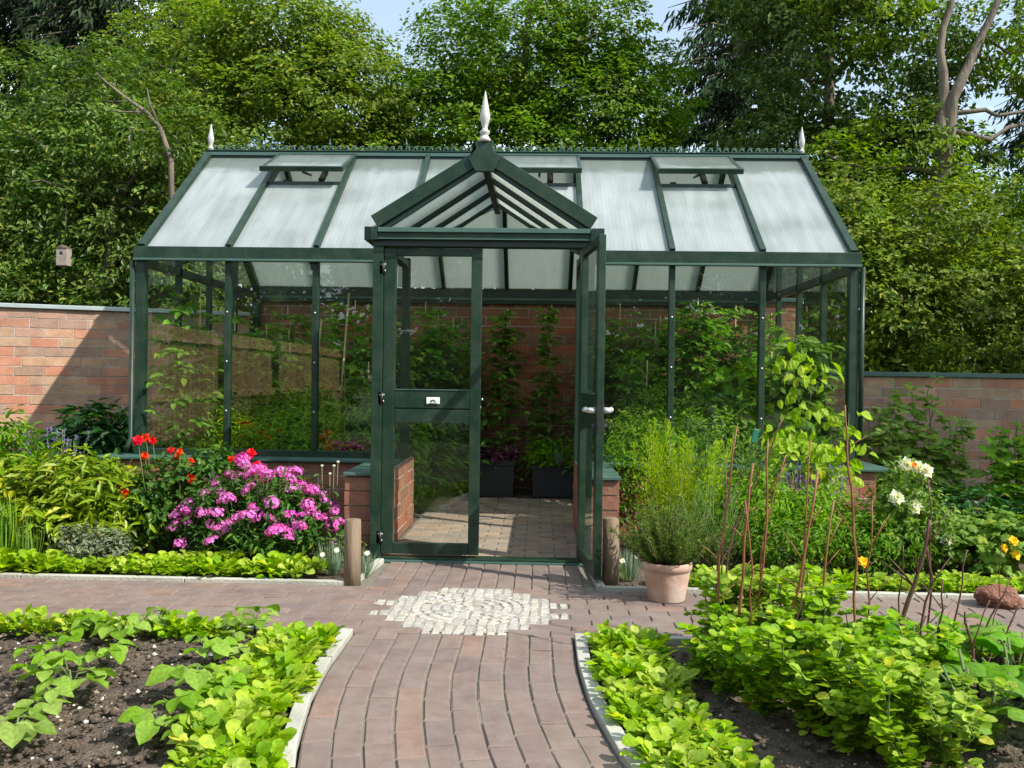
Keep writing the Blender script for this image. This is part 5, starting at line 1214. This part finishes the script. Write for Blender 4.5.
# ---- flower bed right of the doors
def plumes(name, label, cat, loc, n, h, r, leafm, seed, nl, L_, ratio, side=.5, T=T_RH, stemr=.0035, low=.15):
    """many upright arching stems, each clothed in fine leaves"""
    rng = np.random.default_rng(seed); root = empty(name, loc, label, cat); lf = MB(); tb = MB()
    for i in range(n):
        th = rng.uniform(0, 6.28); q = rng.random() ** .6; hh = h * rng.uniform(.55, 1.08) * (1 - .25 * q)
        p0 = Vector((math.cos(th) * r * q * .45, math.sin(th) * r * q * .3, 0)); e = Vector((math.cos(th) * r * q * 1.1, math.sin(th) * r * q * .7, hh)); mid = p0.lerp(e, .55) + Vector((rng.normal(0, .03), rng.normal(0, .03), .05 * hh))
        tb.tube([p0, mid, e], [stemr, stemr * .7, stemr * .3], 4)
        m = int(nl * hh / h); t = rng.uniform(low, 1, m); pos = (1 - t)[:, None] ** 2 * np.array(p0) + (2 * t * (1 - t))[:, None] * np.array(mid * 1.0) + (t ** 2)[:, None] * np.array(e)
        d = rnd(m, rng); pos = pos + d * rng.uniform(0, side, (m, 1)) * (1.1 - t)[:, None] * .12
        lf.scatter(T, pos, d * .8 + np.array([0, 0, .9]), rnd(m, rng) + np.array([0, 0, .3]), rng.uniform(.6, 1.2, m) * L_, ratio)
    lf.build('foliage', leafm, root); tb.build('stem', M['stem'], root); return root
plumes('fennel_plant', 'bright yellow green feathery fennel in front of the right hand panes', 'herb', at(676, -.95), 46, 1.02, .36, M['l_fennel'], 420, 300, .034, .12, side=1.1)
plumes('tarragon_plant', 'dense narrow leaved pale green herb behind the sticks', 'herb', at(735, -.75), 90, .90, .46, M['l_tar'], 421, 62, .06, .17, side=.5, T=T_LF)
plumes('southernwood_plant', 'soft pale green feathery herb between the pot and the sticks', 'herb', at(712, -1.25), 50, .62, .28, M['l_tar'], 4211, 90, .032, .14, side=.6)
plant('dogwood_shrub', 'small leaved green shrub against the greenhouse plinth right of the open door', 'shrub', at(636, -.45), [(0, 0, .66, .26, .15, .22), (.25, 0, .7, .2, .12, .16), (.05, 0, .45, .25, .15, .25)], 220, 9, .08, .036, M['l_mid'], ratio=.45, seed=422, nst=14)
# tall climbing yellow-green plant
yv, cl = plant('climbing_bean', 'tall climbing plant with large yellow green leaves in front of the right corner post', 'climbing plant', at(806, -.62), [(0, 0, .95, .26, .14, .42), (.16, 0, .7, .24, .16, .4), (-.16, 0, .65, .24, .16, .4), (-.02, 0, 1.32, .16, .1, .2)], 62, 4, .11, .085, M['l_yel'], ratio=.75, seed=423, nst=14, T=T_WV, droop=.9, up=.25)
plant('hebe_shrub', 'bushy light green plant under the tall climber', 'shrub', at(760, -1.0), [(0, 0, .35, .3, .2, .3), (.4, .0, .3, .3, .2, .26), (.7, 0, .22, .25, .2, .2)], 420, 10, .06, .042, M['l_basil'], ratio=.4, seed=424, nst=20)
plant('catmint_plant', 'loose mid green plant in front of the lavender', 'herb', at(850, -1.2), [(0, 0, .2, .3, .2, .2), (-.4, -.05, .2, .3, .2, .18), (.3, 0, .2, .25, .2, .18)], 420, 9, .05, .04, M['l_mid'], ratio=.35, seed=425, nst=20)
wr, cl = plant('rose_bush', 'rose bush with creamy white blooms in front of the right garden wall', 'rose', at(905, -1.1), [(0, 0, .42, .26, .2, .26), (.18, 0, .26, .26, .2, .24), (-.1, 0, .22, .24, .2, .2), (-.02, 0, .62, .12, .1, .14)], 330, 9, .05, .042, M['l_mid'], ratio=.5, seed=426, nst=20)
wh = [flower_mesh('bloom', M['f_white'], .058, 4, 7, 1.1, .85, i) for i in range(2)]; ap = flower_mesh('bloom_centre', M['f_apricot'], .022, 2, 6, 1.0, .8, 3)
wp = []
for px, py, s_ in ((906, 464, 1), (918, 468, 1.1), (925, 471, 1), (896, 498, .75), (914, 507, .95), (947, 540, .7)):
    q = P(px, py, -1.25); wp.append(tuple(q - Vector(wr.location)))
add_flowers(wr, wh, wp, 'bloom', rng, (.75, 1.0), .2, face=(0, -.9, .5)); add_flowers(wr, [ap], [tuple(P(914, 465, -1.31) - Vector(wr.location))], 'bloom_centre', rng, (1.1, 1.2), .1, face=(0, -.9, .4))
tbm = MB()
for p in wp: tbm.tube([(p[0] * .4, 0, .1), (p[0] * .8, p[1] * .6, p[2] * .6), p], [.004, .003, .002], 5)
tbm.build('flower_stalk', M['stem'], wr)
yo = empty('poppy', at(863, -1.45), 'yellow poppy flower in front of the lavender right of the sticks', 'flower'); q = P(863, 562, -1.45) - Vector(yo.location)
add_flowers(yo, [flower_mesh('bloom', M['f_yellow'], .036, 2, 5, .7, 1.0, 4)], [tuple(q)], 'bloom', rng, (.9, 1.1), .1, face=(0, -.8, .6)); tbm = MB(); tbm.tube([(0, 0, 0), (.01, 0, q.z * .5), q], .002, 5); tbm.build('stem', M['stem'], yo)
nas, cl = plant('nasturtium', 'low nasturtium with round leaves and orange yellow blooms above the red stone', 'flowering plant', at(985, -1.15), [(0, 0, .18, .3, .2, .14), (.2, .1, .28, .26, .2, .12)], 110, 6, .07, .075, M['l_mid'], T=T_LB, ratio=1, seed=428, nst=12, up=1.0)
add_flowers(nas, [flower_mesh('bloom', M['f_yellow'], .032, 2, 5, .7, 1.0, 5)], [tuple(P(a, c, -1.38) - Vector(nas.location)) for a, c in ((1013, 541), (1015, 555), (1004, 548))], 'bloom', rng, (.9, 1.2), .1, face=(0, -.8, .6))
def tallplant(label, px, Y, h, seed, mat='l_bean', T=T_LB, n=5, s=.165, w_=.22, name='hollyhock'):
    rng = np.random.default_rng(seed); root = empty(name, at(px, Y), label, 'plant'); lf = MB(); tb = MB()
    for i in range(n):
        x0 = rng.uniform(-w_, w_); hh = h * rng.uniform(.65, 1.05); pts = limb_path((x0 * .5, 0, 0), (x0, rng.uniform(-.08, .08), hh), rng, .03, 7); tb.tube(pts, .005, 5)
        m = 46; t = rng.uniform(.08, 1, m); pos = np.array([tuple(pts[0].lerp(pts[-1], a)) for a in t]); a = rng.uniform(0, 6.28, m); A = np.stack([np.cos(a), np.sin(a), rng.uniform(-.5, .3, m)], 1)
        lf.scatter(T, pos + unit(A) * rng.uniform(.02, .12, (m, 1)), A, np.stack([rng.normal(0, .3, m), rng.normal(-.5, .3, m), np.ones(m)], 1), s * (1.25 - .75 * t) * rng.uniform(.7, 1.1, m), 1.0 if T is T_LB else .5)
    lf.build('foliage', M[mat], root); tb.build('stem', M['stem'], root); return root
tallplant('tall hollyhock with broad leaves against the wall just right of the greenhouse corner', 880, .95, 1.15, 430)
tallplant('tallest hollyhock with broad leaves in the middle of the right garden wall', 915, 1.1, 1.3, 431, n=5)
tallplant('hollyhock with broad leaves right of the tallest one', 950, 1.0, 1.1, 432, n=4)
tallplant('green leafy plant against the wall at the right edge of the picture', 1018, .7, .95, 433, n=5)
plant('cranesbill', 'dark low foliage with faint purple tint at the foot of the right garden wall', 'plant', at(960, .2), [(0, 0, .2, .5, .3, .2), (.8, 0, .2, .5, .3, .2)], 260, 8, .08, .06, M['l_hell'], ratio=.6, seed=434, nst=8, up=.8)
plant('cranesbill', 'leafy ground cover between the white rose bush and the red stone', 'plant', at(955, -.75), [(0, 0, .15, .45, .3, .14), (.6, .2, .16, .4, .3, .14)], 260, 8, .08, .05, M['l_mid'], ratio=.6, seed=435, nst=8, up=.8)

# ------------------------------------------------------------------ inside the greenhouse
def vine(label, x, y, h, seed, mat='l_tom', w_=.2, dens=26, s=.09, cane=True, z0=0, name='tomato_plant', dtop=.05):
    rng = np.random.default_rng(seed); root = empty(name, (x, y, z0), label, 'plant'); lf = MB(); tb = MB(); h = min(2.02 - z0, h * 1.12)
    ns = max(1, int(w_ / .07)); 
    for k in range(ns):
        hh = h * rng.uniform(.7, 1.0) if k else h; xx = rng.uniform(-w_ * .5, w_ * .5) if k else 0
        pts = limb_path((0, 0, 0), (xx, rng.uniform(-.05, .05), hh), rng, .03, 9); tb.tube(pts, list(np.linspace(.006, .003, 9)), 6)
        m = int(dens * hh / ns * 5.0) + 12; t = rng.random(m) ** (1 + dtop)
        for a_ in t:
            c = pts[0].lerp(pts[-1], .1 + .9 * a_); th = rng.uniform(0, 6.28); d = Vector((math.cos(th), math.sin(th), rng.uniform(-.4, .4))); ln = rng.uniform(.10, w_ + .16) * (1 - .45 * a_)
            tb.tube([c, c + d * ln], [.002, .0012], 4); q = 7; tt = np.linspace(.3, 1, q); pos = np.array(c)[None] + np.array(d * ln)[None] * tt[:, None]
            sd = np.where(np.arange(q) % 2 == 0, 1, -1)[:, None]; A = np.array(d)[None] * .6 + np.array([-d.y, d.x, -.3])[None] * sd
            A[-1] = np.array(d) + [0, 0, -.4]; lf.scatter(T_LF, pos, A, np.array([[0, -.2, 1]]) + rng.normal(0, .3, (q, 3)), s * rng.uniform(.6, 1.1, q), .55)
    lf.build('foliage', M[mat], root); tb.build('stem', M['stem'], root)
    if cane: b = MB(); b.tube([(.03, .03, 0), (.05, .04, h * 1.02)], .006, 6); b.build('cane', M['cane'], root)
    return root
vine('tomato plant behind the closed left door leaf, tall and dense', -.62, 2.15, 1.65, 501, w_=.34)
vine('tomato plant seen in the doorway beside the left door edge', -.06, 2.4, 1.75, 502, w_=.16, dens=15)
vine('slim climbing plant trained up a cane in the open doorway', .42, 2.4, 1.7, 503, w_=.10, z0=.1, dtop=.8, dens=15)
vine('tomato plant just inside the right porch panes', .98, 2.1, 1.6, 504, w_=.3)
vine('tomato plant behind the first full pane right of the doors', 1.3, 1.1, 1.25, 505, w_=.3)
vine('cucumber plant with lobed leaves behind the second pane right of the doors', 1.85, 1.6, 1.85, 506, w_=.36, mat='l_mid', s=.11, name='cucumber_plant')
vine('cucumber plant behind the right end pane', 2.5, 1.3, 1.35, 507, w_=.34, mat='l_mid', s=.11, name='cucumber_plant')
vine('tomato plant behind the third pane left of the doors', -1.1, 1.2, 1.7, 508, w_=.34)
vine('feathery green plant behind the second pane from the left', -1.75, .8, 1.0, 509, w_=.5, mat='l_basil', s=.07, dens=40, name='dill_plant')
vine('cucumber plant with a big flat top leaf behind the leftmost pane', -2.25, 1.0, 1.5, 510, w_=.34, mat='l_tom', s=.12, name='cucumber_plant')
vine('tomato plant at the back left corner of the greenhouse', -1.9, 2.3, 1.6, 511, w_=.4)
vine('tomato plant at the back wall between the left panes', -1.3, 2.3, 1.7, 512, w_=.3)
plant('basil_plant', 'bright yellow green bushy herb behind the leftmost pane', 'herb', (-2.3, .45, .0), [(0, 0, .66, .36, .2, .28), (.1, 0, .45, .35, .2, .3), (-.2, .4, .8, .3, .3, .4)], 560, 9, .07, .045, M['l_fennel'], ratio=.25, seed=520, nst=10)
plant('parsley_plant', 'leafy green herb bed behind the second pane from the left', 'herb', (-1.65, .4, .0), [(0, 0, .6, .45, .25, .4), (.5, 0, .6, .4, .2, .38), (-.2, .3, .8, .4, .3, .4)], 620, 9, .08, .05, M['l_basil'], ratio=.4, seed=521, nst=10)
plant('coleus_plant', 'purple leaved plant low behind the pane beside the left door', 'plant', (-1.1, .35, .0), [(0, 0, .55, .32, .15, .16)], 150, 8, .07, .06, M['l_purple'], ratio=.6, seed=522, nst=8)
plant('basil_plant', 'yellow green leafy herb behind the pane right of the open door', 'herb', (1.3, .4, .0), [(0, 0, .7, .4, .2, .34), (.5, 0, .7, .4, .2, .34), (.2, .4, .9, .4, .2, .35)], 620, 9, .08, .05, M['l_basil'], ratio=.4, seed=523, nst=10)
plant('melon_plant', 'broad leaved green plant behind the right end pane', 'plant', (2.4, .5, .0), [(0, 0, .8, .36, .2, .4), (-.3, .3, 1.0, .3, .2, .4)], 170, 6, .1, .11, M['l_mid'], T=T_LB, ratio=1, seed=524, nst=8)
plant('melon_plant', 'low leafy clump behind the closed door leaf', 'plant', (-.95, 1.2, .0), [(0, 0, .5, .24, .5, .4), (0, .7, .7, .3, .4, .5), (.15, 1.0, .9, .3, .3, .4)], 420, 8, .1, .07, M['l_tom'], ratio=.55, seed=525, nst=8)
vine('leafy tomato plant with its top at the wall plate behind the closed door', -.42, 2.45, 1.7, 540, w_=.26, dens=20)
vine('bushy tomato plant behind the pane left of the porch', -1.2, .55, 1.2, 541, w_=.4, mat='l_mid')
vine('cucumber plant with pale leaves against the right end pane', 2.55, .5, 1.45, 542, w_=.36, mat='l_mid', s=.13, name='cucumber_plant')
vine('pepper plant in the middle of the second pane right of the doors', 2.0, .6, 1.15, 543, w_=.4, mat='l_basil', name='pepper_plant')
vine('tomato plant at the back wall behind the middle of the right panes', 1.6, 2.45, 1.7, 544, w_=.5)
vine('tomato plant at the back right corner of the greenhouse', 2.4, 2.4, 1.8, 545, w_=.4)
vine('large leafed plant at the side panes of the left end', -2.6, 1.8, 1.3, 546, w_=.4, mat='l_mid', s=.12, name='pepper_plant')
for i_, (x_, y_, h_, w2_, t_) in enumerate(((-2.45, 2.35, 1.75, .4, 'back left corner, seen past the leftmost pane'), (-1.55, 1.6, 1.75, .4, 'middle of the left half, tall'), (-.95, 2.4, 1.95, .4, 'back wall between the left panes and the closed door'), (-.75, 1.9, 1.7, .4, 'edge of the paved floor behind the closed door'), (1.15, 2.3, 1.9, .45, 'back wall just right of the doorway'), (1.45, 1.7, 1.6, .45, 'middle of the right half, behind the first pane'), (2.0, 2.2, 1.9, .45, 'middle of the right half, behind the second pane'), (2.65, 1.9, 1.7, .4, 'right end wall, tall and tangled'), (-2.0, .9, 1.35, .45, 'front of the left half, bushy and bright'))):
    vine('tomato plant at the ' + t_, x_, y_, h_, 560 + i_, w_=w2_, mat='l_tom' if i_ % 2 else 'l_mid', s=.10)
vine('tomato plant in the front left corner just inside the leftmost pane', -2.62, .35, 1.75, 582, w_=.4, s=.10)
vine('tomato plant close behind the leftmost pane, reaching the side rail', -2.55, 1.0, 1.6, 580, w_=.45, mat='l_mid', s=.12)
vine('cucumber plant behind the post between the first two left panes', -2.3, 1.9, 1.5, 581, w_=.45, s=.12, name='cucumber_plant')
# planters
def planter(label, x0, x1, y, h):
    root = empty('planter_box', ((x0 + x1) / 2, y, 0), label, 'planter'); w_ = (x1 - x0) / 2; b = MB()
    b.prism([(-w_ * .94, 0), (w_ * .94, 0), (w_, h), (-w_, h)], Matrix(((1, 0, 0, 0), (0, .32, 0, -.16), (0, 0, 1, 0), (0, 0, 0, 1)))); b.build('box_body', M['planter'], root, bevel=.006)
    b = MB(); b.box(-w_ - .012, w_ + .012, -.172, .172, h - .04, h + .004); b.build('rim', M['planter'], root, bevel=.004)
    b = MB(); b.box(-w_ + .02, w_ - .02, -.15, .15, h + .005, h + .012); b.build('potting_soil', M['soil'], root); return root
planter('square black planter in the doorway nearest the left door edge', -.32, .10, 2.25, .37)
planter('dark planter behind the right doorway corner with trailing grass', .28, .76, 2.25, .33)
plant('coleus_plant', 'dark purple foliage in the left black planter', 'plant', (-.08, 2.2, .37), [(0, 0, .05, .2, .13, .08)], 110, 8, .05, .05, M['l_purple'], ratio=.6, seed=530, nst=4)
plant('begonia_plant', 'bright leafy plant with small white flowers in the right planter', 'plant', (.50, 2.15, .33), [(0, 0, .12, .26, .14, .14)], 130, 8, .05, .055, M['l_basil'], ratio=.5, seed=531, nst=4)
tuft('spider_plant', 'pale striped blades trailing over the front of the right planter', (.55, 2.0, .36), 40, .26, .4, M['l_silver'], 532, .05, 'plant')
for x, y, h, lb in ((-1.62, .7, 1.75, 'pale bamboo cane leaning behind the second pane from the left'), (-1.42, .9, 2.0, 'long pale bamboo cane standing near the third pane from the left')):
    b = MB(); b.tube([(-.12, 0, 0), (.02, 0, h)], .008, 7); o = b.build('bamboo_cane', M['cane']); o.location = (x, y, 0); tag(o, lb, 'cane')
